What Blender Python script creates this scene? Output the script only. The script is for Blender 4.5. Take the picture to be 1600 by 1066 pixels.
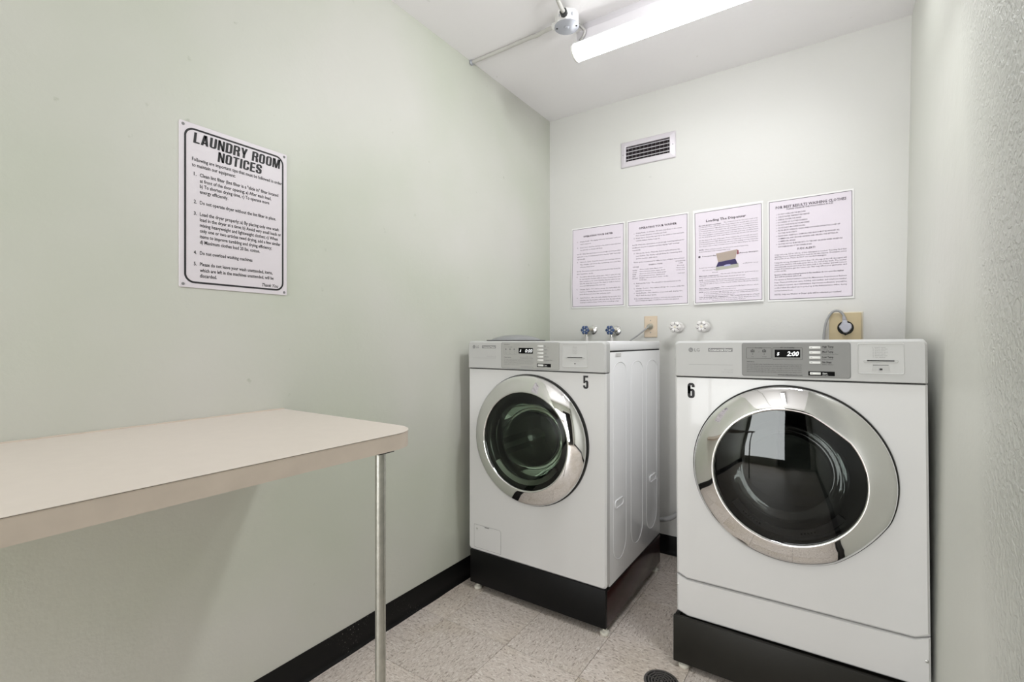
import bpy, bmesh, math, random
from math import sin, cos, pi, radians
from mathutils import Vector, Matrix
random.seed(7)
SC = bpy.context.scene
for o in list(bpy.data.objects): bpy.data.objects.remove(o)

# ------------------------------------------------------------------ camera, world, exposure
cam_d = bpy.data.cameras.new('camera'); cam = bpy.data.objects.new('camera', cam_d)
SC.collection.objects.link(cam); SC.camera = cam
cam_d.sensor_width = 36.0; cam_d.lens = 747 / 1600 * 36.0
cam_d.clip_start = 0.02
cam.location = (0, 0, 1.15); cam.rotation_euler = (radians(90), 0, radians(34.1))
W = bpy.data.worlds.new('world'); SC.world = W; W.use_nodes = True
W.node_tree.nodes['Background'].inputs[0].default_value = (0.85, 0.88, 0.9, 1)
W.node_tree.nodes['Background'].inputs[1].default_value = 0.3
SC.view_settings.view_transform = 'Standard'; SC.view_settings.look = 'None'
SC.view_settings.gamma = 1; SC.view_settings.use_curve_mapping = False
SC.view_settings.exposure = 0.17
LAMP_MAIN = 8.8      # fluorescent fixture over the machines
LAMP_REAR = 2.5      # fixture further back in the room
FILL = 56.0          # added large soft fill at the back of the room, no real source
WALL_FILL = 16.5           # second added fill, unseen under the ceiling, aimed at the left wall
def soft(name, sx, sy, e, loc, rot):
    fl = bpy.data.lights.new(name, 'AREA'); fl.shape = 'RECTANGLE'; fl.size = sx; fl.size_y = sy; fl.energy = e; fl.color = (0.965, 0.98, 1.0)
    o = bpy.data.objects.new(name, fl); SC.collection.objects.link(o); o.location = loc; o.rotation_euler = rot
soft('rear_fill', 0.95, 1.6, FILL, (-0.90, -2.22, 1.00), (radians(90), 0, 0))
soft('wall_fill', 0.55, 0.12, WALL_FILL, (-0.10, 1.50, 2.46), (0, radians(50), 0))

# ------------------------------------------------------------------ room numbers
XL, YB, ZC, YR = -1.485, 2.615, 2.525, -2.30
def xr(z): return 0.225 + 0.0165 * z          # the right wall leans slightly
YF = 1.742                                    # plane of the machines' fronts

# ------------------------------------------------------------------ materials
def nt(name):
    m = bpy.data.materials.new(name); m.use_nodes = True
    n = m.node_tree.nodes; l = m.node_tree.links
    return m, n, l, n['Principled BSDF']
def mat(name, col, rough=0.5, metal=0.0, spec=0.5, bump=0.0, bscale=200.0, var=0.0, vscale=4.0, coat=0.0):
    m, n, l, p = nt(name)
    p.inputs['Base Color'].default_value = (*col, 1); p.inputs['Roughness'].default_value = rough
    p.inputs['Metallic'].default_value = metal; p.inputs['Specular IOR Level'].default_value = spec
    p.inputs['Coat Weight'].default_value = coat
    tc = n.new('ShaderNodeTexCoord')
    if bump:
        t = n.new('ShaderNodeTexNoise'); t.inputs['Scale'].default_value = bscale; t.inputs['Detail'].default_value = 3
        b = n.new('ShaderNodeBump'); b.inputs['Strength'].default_value = bump; b.inputs['Distance'].default_value = 0.002
        l.new(tc.outputs['Object'], t.inputs['Vector']); l.new(t.outputs['Fac'], b.inputs['Height']); l.new(b.outputs['Normal'], p.inputs['Normal'])
    t = n.new('ShaderNodeTexNoise'); t.inputs['Scale'].default_value = vscale; t.inputs['Detail'].default_value = 4
    l.new(tc.outputs['Object'], t.inputs['Vector'])
    mx = n.new('ShaderNodeMix'); mx.data_type = 'RGBA'
    v = max(var, 0.01)
    mx.inputs[6].default_value = (*[max(0, c * (1 - v)) for c in col], 1)
    mx.inputs[7].default_value = (*[min(1, c * (1 + v)) for c in col], 1)
    l.new(t.outputs['Fac'], mx.inputs[0]); l.new(mx.outputs[2], p.inputs['Base Color'])
    return m

def wall_mat(name, c1, c2, rough_patch=False, c3=None):
    m, n, l, p = nt(name)
    p.inputs['Roughness'].default_value = 0.42; p.inputs['Specular IOR Level'].default_value = 0.35
    tc = n.new('ShaderNodeTexCoord')
    t = n.new('ShaderNodeTexNoise'); t.inputs['Scale'].default_value = 1.3; t.inputs['Detail'].default_value = 3
    l.new(tc.outputs['Object'], t.inputs['Vector'])
    r = n.new('ShaderNodeValToRGB'); r.color_ramp.elements[0].position = 0.35; r.color_ramp.elements[1].position = 0.65
    r.color_ramp.elements[0].color = (*c1, 1); r.color_ramp.elements[1].color = (*c2, 1)
    l.new(t.outputs['Fac'], r.inputs[0])
    # sparse scuffs
    v = n.new('ShaderNodeTexNoise'); v.inputs['Scale'].default_value = 23; v.inputs['Detail'].default_value = 5
    l.new(tc.outputs['Object'], v.inputs['Vector'])
    vr = n.new('ShaderNodeValToRGB'); vr.color_ramp.elements[0].position = 0.72; vr.color_ramp.elements[1].position = 0.80
    l.new(v.outputs['Fac'], vr.inputs[0])
    mx = n.new('ShaderNodeMix'); mx.data_type = 'RGBA'; mx.inputs[7].default_value = (c1[0]*.8, c1[1]*.8, c1[2]*.78, 1)
    l.new(r.outputs[0], mx.inputs[6]); l.new(vr.outputs[0], mx.inputs[0])
    l.new(mx.outputs[2], p.inputs['Base Color'])
    f = n.new('ShaderNodeTexNoise'); f.inputs['Scale'].default_value = 9; f.inputs['Detail'].default_value = 6; f.inputs['Roughness'].default_value = 0.62
    l.new(tc.outputs['Object'], f.inputs['Vector'])
    b = n.new('ShaderNodeBump'); b.inputs['Strength'].default_value = 0.35; b.inputs['Distance'].default_value = 0.006
    l.new(f.outputs['Fac'], b.inputs['Height'])
    if rough_patch:
        g = n.new('ShaderNodeTexNoise'); g.inputs['Scale'].default_value = 75; g.inputs['Detail'].default_value = 4; g.inputs['Distortion'].default_value = 0.6
        l.new(tc.outputs['Object'], g.inputs['Vector'])
        gr = n.new('ShaderNodeValToRGB'); gr.color_ramp.elements[0].position = 0.42; gr.color_ramp.elements[1].position = 0.62
        l.new(g.outputs['Fac'], gr.inputs[0])
        # patch of coarse stucco: nearer the room and higher up
        sx = n.new('ShaderNodeSeparateXYZ'); l.new(tc.outputs['Object'], sx.inputs[0])
        a = n.new('ShaderNodeMath'); a.operation = 'MULTIPLY_ADD'; a.inputs[1].default_value = -2.6; a.inputs[2].default_value = 3.15
        l.new(sx.outputs['Y'], a.inputs[0])
        a2 = n.new('ShaderNodeMath'); a2.operation = 'MULTIPLY_ADD'; a2.inputs[1].default_value = 0.75
        l.new(sx.outputs['Z'], a2.inputs[0]); l.new(a.outputs[0], a2.inputs[2])
        a3 = n.new('ShaderNodeMath'); a3.operation = 'MULTIPLY_ADD'; a3.inputs[1].default_value = 1.2
        l.new(t.outputs['Fac'], a3.inputs[0]); l.new(a2.outputs[0], a3.inputs[2])
        sb = n.new('ShaderNodeMath'); sb.operation = 'SUBTRACT'; sb.inputs[1].default_value = 0.95; sb.use_clamp = True
        l.new(a3.outputs[0], sb.inputs[0])
        mu = n.new('ShaderNodeMath'); mu.operation = 'MULTIPLY'; l.new(sb.outputs[0], mu.inputs[0]); l.new(gr.outputs[0], mu.inputs[1])
        b2 = n.new('ShaderNodeBump'); b2.inputs['Strength'].default_value = 0.7; b2.inputs['Distance'].default_value = 0.004
        l.new(mu.outputs[0], b2.inputs['Height']); l.new(b.outputs['Normal'], b2.inputs['Normal']); l.new(b2.outputs['Normal'], p.inputs['Normal'])
        m2 = n.new('ShaderNodeMix'); m2.data_type = 'RGBA'; m2.inputs[7].default_value = (*c3, 1)
        l.new(mx.outputs[2], m2.inputs[6]); l.new(sb.outputs[0], m2.inputs[0]); l.new(m2.outputs[2], p.inputs['Base Color'])
    else:
        l.new(b.outputs['Normal'], p.inputs['Normal'])
    return m

def tile_mat():
    m, n, l, p = nt('vinyl_tile')
    tc = n.new('ShaderNodeTexCoord'); oi = n.new('ShaderNodeObjectInfo')
    ad = n.new('ShaderNodeVectorMath'); ad.operation = 'ADD'
    sc = n.new('ShaderNodeVectorMath'); sc.operation = 'SCALE'; sc.inputs[0].default_value = (13, 7, 0)
    l.new(oi.outputs['Random'], sc.inputs['Scale']); l.new(tc.outputs['Object'], ad.inputs[0]); l.new(sc.outputs[0], ad.inputs[1])
    mp = n.new('ShaderNodeMapping'); mp.inputs['Scale'].default_value = (62, 160, 1)
    l.new(ad.outputs[0], mp.inputs['Vector'])
    a = n.new('ShaderNodeTexNoise'); a.inputs['Scale'].default_value = 1.0; a.inputs['Detail'].default_value = 2.0; a.inputs['Distortion'].default_value = 1.2
    l.new(mp.outputs[0], a.inputs['Vector'])
    r = n.new('ShaderNodeValToRGB'); e = r.color_ramp.elements
    e[0].position = 0.33; e[0].color = (0.36, 0.30, 0.255, 1); e[1].position = 0.43; e[1].color = (0.66, 0.585, 0.53, 1)
    x = e.new(0.56); x.color = (0.70, 0.625, 0.57, 1); y = e.new(0.68); y.color = (0.84, 0.79, 0.74, 1)
    l.new(a.outputs['Fac'], r.inputs[0])
    hs = n.new('ShaderNodeHueSaturation'); mr = n.new('ShaderNodeMapRange'); mr.inputs[3].default_value = 0.93; mr.inputs[4].default_value = 1.06
    l.new(oi.outputs['Random'], mr.inputs[0]); l.new(mr.outputs[0], hs.inputs['Value']); l.new(r.outputs[0], hs.inputs['Color'])
    # worn grime, large soft patches
    g = n.new('ShaderNodeTexNoise'); g.inputs['Scale'].default_value = 2.2; g.inputs['Detail'].default_value = 5
    l.new(ad.outputs[0], g.inputs['Vector'])
    mx = n.new('ShaderNodeMix'); mx.data_type = 'RGBA'; mx.blend_type = 'MULTIPLY'; mx.inputs[7].default_value = (0.86, 0.83, 0.76, 1)
    gr = n.new('ShaderNodeMapRange'); gr.inputs[1].default_value = 0.45; gr.inputs[2].default_value = 0.75
    l.new(g.outputs['Fac'], gr.inputs[0]); l.new(gr.outputs[0], mx.inputs[0]); l.new(hs.outputs[0], mx.inputs[6])
    l.new(mx.outputs[2], p.inputs['Base Color']); p.inputs['Roughness'].default_value = 0.42
    return m

def scuff_black(name, col=(0.006, 0.006, 0.006)):
    m, n, l, p = nt(name)
    tc = n.new('ShaderNodeTexCoord')
    a = n.new('ShaderNodeTexNoise'); a.inputs['Scale'].default_value = 2.3; a.inputs['Detail'].default_value = 2
    b = n.new('ShaderNodeTexNoise'); b.inputs['Scale'].default_value = 170; b.inputs['Detail'].default_value = 3
    l.new(tc.outputs['Object'], a.inputs['Vector']); l.new(tc.outputs['Object'], b.inputs['Vector'])
    ra = n.new('ShaderNodeMapRange'); ra.inputs[1].default_value = 0.5; ra.inputs[2].default_value = 0.62
    rb = n.new('ShaderNodeMapRange'); rb.inputs[1].default_value = 0.64; rb.inputs[2].default_value = 0.68
    l.new(a.outputs['Fac'], ra.inputs[0]); l.new(b.outputs['Fac'], rb.inputs[0])
    mu = n.new('ShaderNodeMath'); mu.operation = 'MULTIPLY'; l.new(ra.outputs[0], mu.inputs[0]); l.new(rb.outputs[0], mu.inputs[1])
    mx = n.new('ShaderNodeMix'); mx.data_type = 'RGBA'; mx.inputs[6].default_value = (*col, 1); mx.inputs[7].default_value = (0.35, 0.33, 0.3, 1)
    l.new(mu.outputs[0], mx.inputs[0]); l.new(mx.outputs[2], p.inputs['Base Color']); p.inputs['Roughness'].default_value = 0.45; p.inputs['Specular IOR Level'].default_value = 0.2
    return m

def glass_mat(name, tint, ior=1.5):
    m = bpy.data.materials.new(name); m.use_nodes = True
    n = m.node_tree.nodes; l = m.node_tree.links; n.clear()
    o = n.new('ShaderNodeOutputMaterial'); t = n.new('ShaderNodeBsdfTransparent'); t.inputs[0].default_value = (*tint, 1)
    g = n.new('ShaderNodeBsdfGlossy'); g.inputs['Roughness'].default_value = 0.02; g.inputs['Color'].default_value = (0.92, 0.95, 0.93, 1)
    fr = n.new('ShaderNodeFresnel'); fr.inputs['IOR'].default_value = ior
    mx = n.new('ShaderNodeMixShader'); l.new(fr.outputs[0], mx.inputs[0]); l.new(t.outputs[0], mx.inputs[1]); l.new(g.outputs[0], mx.inputs[2]); l.new(mx.outputs[0], o.inputs[0])
    return m

def lamp_mat(name, s):
    m, n, l, p = nt(name)
    p.inputs['Base Color'].default_value = (0.9, 0.9, 0.9, 1)
    p.inputs['Emission Color'].default_value = (0.965, 0.98, 1.0, 1); p.inputs['Emission Strength'].default_value = s
    return m

M = dict(
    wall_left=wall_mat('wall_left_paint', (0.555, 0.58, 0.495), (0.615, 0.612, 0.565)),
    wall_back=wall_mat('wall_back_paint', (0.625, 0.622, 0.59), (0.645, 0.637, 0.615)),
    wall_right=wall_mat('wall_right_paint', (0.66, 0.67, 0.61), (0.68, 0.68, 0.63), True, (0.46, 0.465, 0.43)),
    ceiling=wall_mat('ceiling_paint', (0.85, 0.83, 0.835), (0.87, 0.85, 0.855)),
    tile=tile_mat(), joint=mat('tile_joint', (0.10, 0.08, 0.065), 0.8),
    base=scuff_black('cove_base_black'),
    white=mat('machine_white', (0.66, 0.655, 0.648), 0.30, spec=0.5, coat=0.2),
    side=mat('machine_side_lit_white', (0.87, 0.87, 0.88), 0.25, spec=0.5, coat=0.25),  # same white as front, lightened: missing light on the sides put into colour
    cpanel=mat('control_panel_white', (0.53, 0.53, 0.52), 0.55, spec=0.2),
    grey=mat('panel_grey', (0.27, 0.27, 0.262), 0.55, spec=0.2),
    lgrey=mat('panel_light_grey', (0.50, 0.50, 0.49), 0.5, spec=0.2),
    recess=mat('recess_grey', (0.56, 0.56, 0.55), 0.55, spec=0.2),
    ink=mat('black_ink', (0.012, 0.011, 0.013), 0.6),
    softink=mat('faded_ink', (0.11, 0.09, 0.11), 0.8),
    greyink=mat('grey_print', (0.22, 0.22, 0.22), 0.6),
    button=mat('button_white', (0.80, 0.80, 0.78), 0.35),
    chrome=mat('chrome', (0.80, 0.80, 0.80), 0.035, metal=1.0),
    metal=mat('brushed_steel', (0.55, 0.55, 0.53), 0.3, metal=1.0, bump=0.1, bscale=400),
    galv=mat('galvanised_steel', (0.45, 0.45, 0.41), 0.38, metal=0.85, bump=0.2, bscale=150, var=0.25, vscale=60),
    dispblack=mat('display_black', (0.004, 0.004, 0.004), 0.55, spec=0.08),
    black=mat('gloss_black', (0.008, 0.008, 0.008), 0.12),
    rubber=mat('black_rubber', (0.02, 0.02, 0.02), 0.5),
    gap=mat('dark_gap', (0.01, 0.01, 0.01), 0.9),
    drum=mat('drum_steel', (0.45, 0.46, 0.44), 0.3, metal=0.9, bump=0.5, bscale=120),
    bowl=glass_mat('bowl_glass', (0.72, 0.78, 0.72), 1.45),
    wglass=glass_mat('washer_door_glass', (0.42, 0.47, 0.41), 1.4),
    dglass=glass_mat('dryer_door_glass', (0.13, 0.13, 0.13), 1.42),
    digit=lamp_mat('display_digits', 0.75),
    plinth=mat('plinth_black', (0.006, 0.006, 0.006), 0.45, spec=0.15),
    plinth_d=mat('plinth_charcoal', (0.016, 0.015, 0.012), 0.45, spec=0.25),
    maroon=mat('plinth_side_reflection', (0.035, 0.012, 0.011), 0.22, var=0.3, vscale=9, bump=0.1, bscale=60),  # black boards; a reddish reflection is put into the colour
    foot=mat('foot_plastic', (0.68, 0.66, 0.58), 0.4),
    lam=mat('laminate_top', (0.74, 0.665, 0.60), 0.3, var=0.035, vscale=30, spec=0.4),
    edge=mat('laminate_edge', (0.66, 0.57, 0.485), 0.42, var=0.10, vscale=22, bump=0.05, bscale=90),
    lamline=mat('laminate_core_line', (0.10, 0.07, 0.06), 0.6),
    sign=mat('sign_panel', (0.72, 0.675, 0.71), 0.45),
    paper=mat('printed_paper', (0.72, 0.66, 0.725), 0.75, bump=0.1, bscale=12),
    paperedge=mat('paper_margin', (0.80, 0.79, 0.78), 0.8),
    vent=mat('vent_paint', (0.62, 0.585, 0.62), 0.3, metal=0.2),
    dark=mat('duct_dark', (0.012, 0.006, 0.009), 0.9),
    fixture=mat('fixture_enamel', (0.56, 0.54, 0.56), 0.4),
    fixture_hi=mat('fixture_rim', (0.8, 0.8, 0.8), 0.3),
    endcap=mat('lens_end_cap', (0.62, 0.61, 0.57), 0.4),
    jbox=mat('junction_box_paint', (0.72, 0.71, 0.69), 0.5, bump=0.2, bscale=60),
    jcover=mat('junction_cover', (0.40, 0.41, 0.45), 0.35, metal=0.4),
    cond=mat('painted_conduit', (0.50, 0.49, 0.46), 0.45, var=0.08, vscale=20),
    armour=mat('armoured_cable', (0.35, 0.34, 0.33), 0.4, metal=0.6, bump=1.0, bscale=300),
    blue=mat('blue_handle', (0.045, 0.085, 0.20), 0.3, var=0.5, vscale=80),
    whitem=mat('white_handle', (0.78, 0.76, 0.74), 0.35, var=0.1, vscale=60),
    brass=mat('worn_valve_metal', (0.50, 0.46, 0.38), 0.3, metal=0.9, var=0.2, vscale=60),
    almond=mat('almond_plastic', (0.66, 0.54, 0.41), 0.4),
    tan=mat('tan_box', (0.52, 0.42, 0.25), 0.45, var=0.1, vscale=18),
    cream=mat('cream_edge', (0.78, 0.72, 0.60), 0.5),
    plug=mat('grey_plug', (0.46, 0.46, 0.52), 0.45),
    cord=mat('grey_cord', (0.33, 0.33, 0.33), 0.4),
    hose=mat('grey_hose', (0.42, 0.42, 0.42), 0.4, bump=0.5, bscale=120),
    lid=mat('grey_lid_plastic', (0.27, 0.275, 0.28), 0.4),
    drain=mat('drain_iron', (0.13, 0.12, 0.115), 0.45, metal=0.4),
    door=mat('door_brown', (0.16, 0.11, 0.085), 0.4), jamb=mat('jamb_white', (0.72, 0.72, 0.68), 0.4),
    hall=mat('hall_paint', (0.25, 0.24, 0.22), 0.7),
    pic_tan=mat('print_tan', (0.40, 0.33, 0.28), 0.8), pic_dark=mat('print_dark_blue', (0.04, 0.03, 0.10), 0.8),
    pic_blue=mat('print_pale_blue', (0.42, 0.42, 0.66), 0.8), pic_grey=mat('print_grey', (0.42, 0.42, 0.36), 0.8),
    pic_red=mat('print_red', (0.25, 0.06, 0.08), 0.8),
    lamp1=lamp_mat('lens_glow', LAMP_MAIN), lamp2=lamp_mat('lens_glow_rear', LAMP_REAR),
)

# ------------------------------------------------------------------ mesh helpers
class MB:
    def __init__(s): s.v = []; s.f = []; s.mi = []
    def add(s, vs, fs, mi=0):
        b = len(s.v); s.v += [tuple(v) for v in vs]; s.f += [tuple(b + i for i in f) for f in fs]; s.mi += [mi] * len(fs); return s
    def box(s, x0, y0, z0, x1, y1, z1, bev=0.0, mi=0):
        bm = bmesh.new(); bmesh.ops.create_cube(bm, size=1)
        for v in bm.verts: v.co = ((x0 + x1) / 2 + v.co.x * (x1 - x0), (y0 + y1) / 2 + v.co.y * (y1 - y0), (z0 + z1) / 2 + v.co.z * (z1 - z0))
        if bev: bmesh.ops.bevel(bm, geom=bm.edges[:], offset=bev, segments=2, affect='EDGES', profile=0.5)
        return s.bm(bm, mi)
    def bm(s, bm, mi=0):
        bm.verts.index_update(); s.add([v.co[:] for v in bm.verts], [[v.index for v in f.verts] for f in bm.faces], mi); bm.free(); return s
    def rev(s, c, axis, prof, n=32, mi=0, rf=None, a0=0.0):
        """revolve [(radius, along)] about axis through c; rf(theta, k)->radius factor"""
        ax = Vector(axis).normalized(); t = Vector((0, 0, 1)) if abs(ax.z) < 0.9 else Vector((1, 0, 0))
        u = t.cross(ax).normalized(); w = ax.cross(u); c = Vector(c); vs = []; fs = []
        for i in range(n):
            a = a0 + 2 * pi * i / n
            for k, (r, h) in enumerate(prof):
                rr = r * (rf(a, k) if rf else 1)
                vs.append(c + u * rr * cos(a) + w * rr * sin(a) + ax * h)
        m = len(prof)
        for i in range(n):
            j = (i + 1) % n
            for k in range(m - 1): fs.append((i * m + k, j * m + k, j * m + k + 1, i * m + k + 1))
        if prof[0][0] > 1e-6 and prof[0] == ('cap',): pass
        return s.add(vs, fs, mi)
    def cyl(s, a, b, r, n=16, mi=0, r2=None):
        a = Vector(a); d = Vector(b) - a; L = d.length; r2 = r if r2 is None else r2
        return s.rev(a, d, [(0.0001, 0), (r, 0), (r2, L), (0.0001, L)], n, mi)
    def tube(s, pts, r, n=8, mi=0, closed=False):
        P = [Vector(p) for p in pts]; m = len(P); vs = []; fs = []; up = None
        for i, p in enumerate(P):
            d = (P[(i + 1) % m] - P[i - 1]) if closed else (P[min(i + 1, m - 1)] - P[max(i - 1, 0)])
            d.normalize()
            if up is None: up = Vector((0, 0, 1)) if abs(d.z) < 0.9 else Vector((1, 0, 0))
            u = (up - d * up.dot(d)).normalized(); up = u; w = d.cross(u)
            for k in range(n): a = 2 * pi * k / n; vs.append(p + u * r * cos(a) + w * r * sin(a))
        for i in range(m if closed else m - 1):
            j = (i + 1) % m
            for k in range(n): fs.append((i * n + k, i * n + (k + 1) % n, j * n + (k + 1) % n, j * n + k))
        if not closed: fs += [tuple(range(n - 1, -1, -1)), tuple((m - 1) * n + k for k in range(n))]
        return s.add(vs, fs, mi)
    def build(s, name, m, parent=None, smooth=30, loc=(0, 0, 0), label=None):
        me = bpy.data.meshes.new(name); me.from_pydata(s.v, [], s.f)
        for x in (m if isinstance(m, (list, tuple)) else [m]): me.materials.append(x)
        me.polygons.foreach_set('material_index', s.mi)
        bm = bmesh.new(); bm.from_mesh(me); bmesh.ops.remove_doubles(bm, verts=bm.verts, dist=1e-6); bmesh.ops.recalc_face_normals(bm, faces=bm.faces); bm.to_mesh(me); bm.free()
        if smooth:
            me.polygons.foreach_set('use_smooth', [True] * len(me.polygons)); me.set_sharp_from_angle(angle=radians(smooth))
        me.update()
        o = bpy.data.objects.new(name, me); SC.collection.objects.link(o); o.location = loc
        if parent: o.parent = parent
        if label: o['label'] = label
        return o

def flat(name, vs, fs, m, parent, label=None):      # printed layer: keep normals as given
    me = bpy.data.meshes.new(name); me.from_pydata(vs, [], fs); me.materials.append(m); me.update()
    o = bpy.data.objects.new(name, me); SC.collection.objects.link(o); o.parent = parent
    if label: o['label'] = label
    if name in ('lettering', 'key_print', 'digits', 'banner_lettering', 'maker_lettering', 'small_print', 'start_lettering', 'card_reader_print', 'print', 'heading', 'picture_panel', 'border'): o['kind'] = 'stuff'
    return o
def thing(name, label, cat, loc=(0, 0, 0), rot=(0, 0, 0), group=None):
    o = bpy.data.objects.new(name, None); SC.collection.objects.link(o); o.empty_display_size = 0.05
    o.location = loc; o.rotation_euler = rot; return tag(o, label, cat, group)
def tag(o, label, cat, group=None):
    o['label'] = label; o['category'] = cat
    if group: o['group'] = group
    return o
def struct(o): o['kind'] = 'structure'; return o

def rrect(x0, z0, x1, z1, r, k=6):
    """counter-clockwise rounded rectangle in (x, z)"""
    rr = r if isinstance(r, (list, tuple)) else [r] * 4   # bl, br, tr, tl
    P = []
    for (cx, cz, a, q) in ((x0 + rr[0], z0 + rr[0], pi, rr[0]), (x1 - rr[1], z0 + rr[1], 1.5 * pi, rr[1]), (x1 - rr[2], z1 - rr[2], 0, rr[2]), (x0 + rr[3], z1 - rr[3], .5 * pi, rr[3])):
        for i in range(k + 1): t = a + pi / 2 * i / k; P.append((cx + q * cos(t), cz + q * sin(t)))
    return P
def plate(mb, outline, y0, y1, bev=0.0, hole=None, mi=0, inset=None):
    """slab with front at y0 (towards -y), back at y1; outline in (x,z); optional hole loop; inset = shrunken outline for the bevelled front"""
    bm = bmesh.new(); n = len(outline)
    fr = inset if inset else outline
    A = [bm.verts.new((x, y0, z)) for x, z in fr]
    ea = [bm.edges.new((A[i], A[(i + 1) % n])) for i in range(n)]
    H = []
    if hole:
        H = [bm.verts.new((x, y0, z)) for x, z in hole]; h = len(H)
        ea += [bm.edges.new((H[i], H[(i + 1) % h])) for i in range(h)]
        bmesh.ops.triangle_fill(bm, edges=ea, use_beauty=True)
        H2 = [bm.verts.new((x, y1, z)) for x, z in hole]
        for i in range(h): bm.faces.new((H[i], H[(i + 1) % h], H2[(i + 1) % h], H2[i]))
    else: bm.faces.new(A)
    last = A
    if inset:
        B = [bm.verts.new((x, y0 + bev, z)) for x, z in outline]
        for i in range(n): bm.faces.new((last[i], last[(i + 1) % n], B[(i + 1) % n], B[i]))
        last = B
    Cc = [bm.verts.new((x, y1, z)) for x, z in outline]
    for i in range(n): bm.faces.new((last[i], last[(i + 1) % n], Cc[(i + 1) % n], Cc[i]))
    if not hole: bm.faces.new(Cc[::-1])
    return mb.bm(bm, mi)
def frame_strip(o1, o2, y):        # flat ring between two equal-length outlines
    n = len(o1); vs = [(x, y, z) for x, z in o1] + [(x, y, z) for x, z in o2]
    fs = [(i, (i + 1) % n, n + (i + 1) % n, n + i) for i in range(n)]
    return vs, fs
def disc(cx, cz, r, y, n=20): return [(cx + r * cos(2 * pi * i / n), y, cz + r * sin(2 * pi * i / n)) for i in range(n)], [tuple(range(n))]
def quad(x0, z0, x1, z1, y): return [(x0, y, z0), (x1, y, z0), (x1, y, z1), (x0, y, z1)], [(0, 1, 2, 3)]
def merge(parts):
    V = []; F = []
    for vs, fs in parts:
        b = len(V); V += vs; F += [tuple(b + i for i in f) for f in fs]
    return V, F

# lettering: lines are dicts(s, x, z (middle of cap height), h (cap height), w (fit width) , al, b(bold), sh(shear))
def lettering(items, y, off=None):
    tmp = []
    for it in items:
        cu = bpy.data.curves.new('t', 'FONT'); cu.body = it['s']; cu.size = 1; cu.offset = it.get('b', 0); cu.shear = it.get('sh', 0)
        cu.resolution_u = it.get('res', 1); cu.space_character = it.get('sp', 1.0)
        ob = bpy.data.objects.new('t', cu); SC.collection.objects.link(ob); tmp.append(ob)
    bpy.context.view_layer.update(); dg = bpy.context.evaluated_depsgraph_get(); out = []
    for it, ob in zip(items, tmp):
        e = ob.evaluated_get(dg); me = e.to_mesh()
        if len(me.vertices):
            xs = [v.co.x for v in me.vertices]; x0, x1 = min(xs), max(xs)
            sz = it['h'] / 0.729; sx = sz
            if it.get('w'): sx = it['w'] / max(1e-6, x1 - x0)
            elif it.get('cond'): sx = sz * it['cond']
            wd = (x1 - x0) * sx; al = it.get('al', 'l')
            ox = it['x'] - (wd if al == 'r' else wd / 2 if al == 'c' else 0)
            vs = [(ox + (v.co.x - x0) * sx, y, it['z'] - it['h'] / 2 + v.co.y * sz) for v in me.vertices]
            if off: vs = [(a, b + off(a, c), c) for a, b, c in vs]
            out.append((vs, [tuple(p.vertices) for p in me.polygons]))
        e.to_mesh_clear()
    for ob in tmp:
        cu = ob.data; bpy.data.objects.remove(ob); bpy.data.curves.remove(cu)
    return merge(out)

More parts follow.
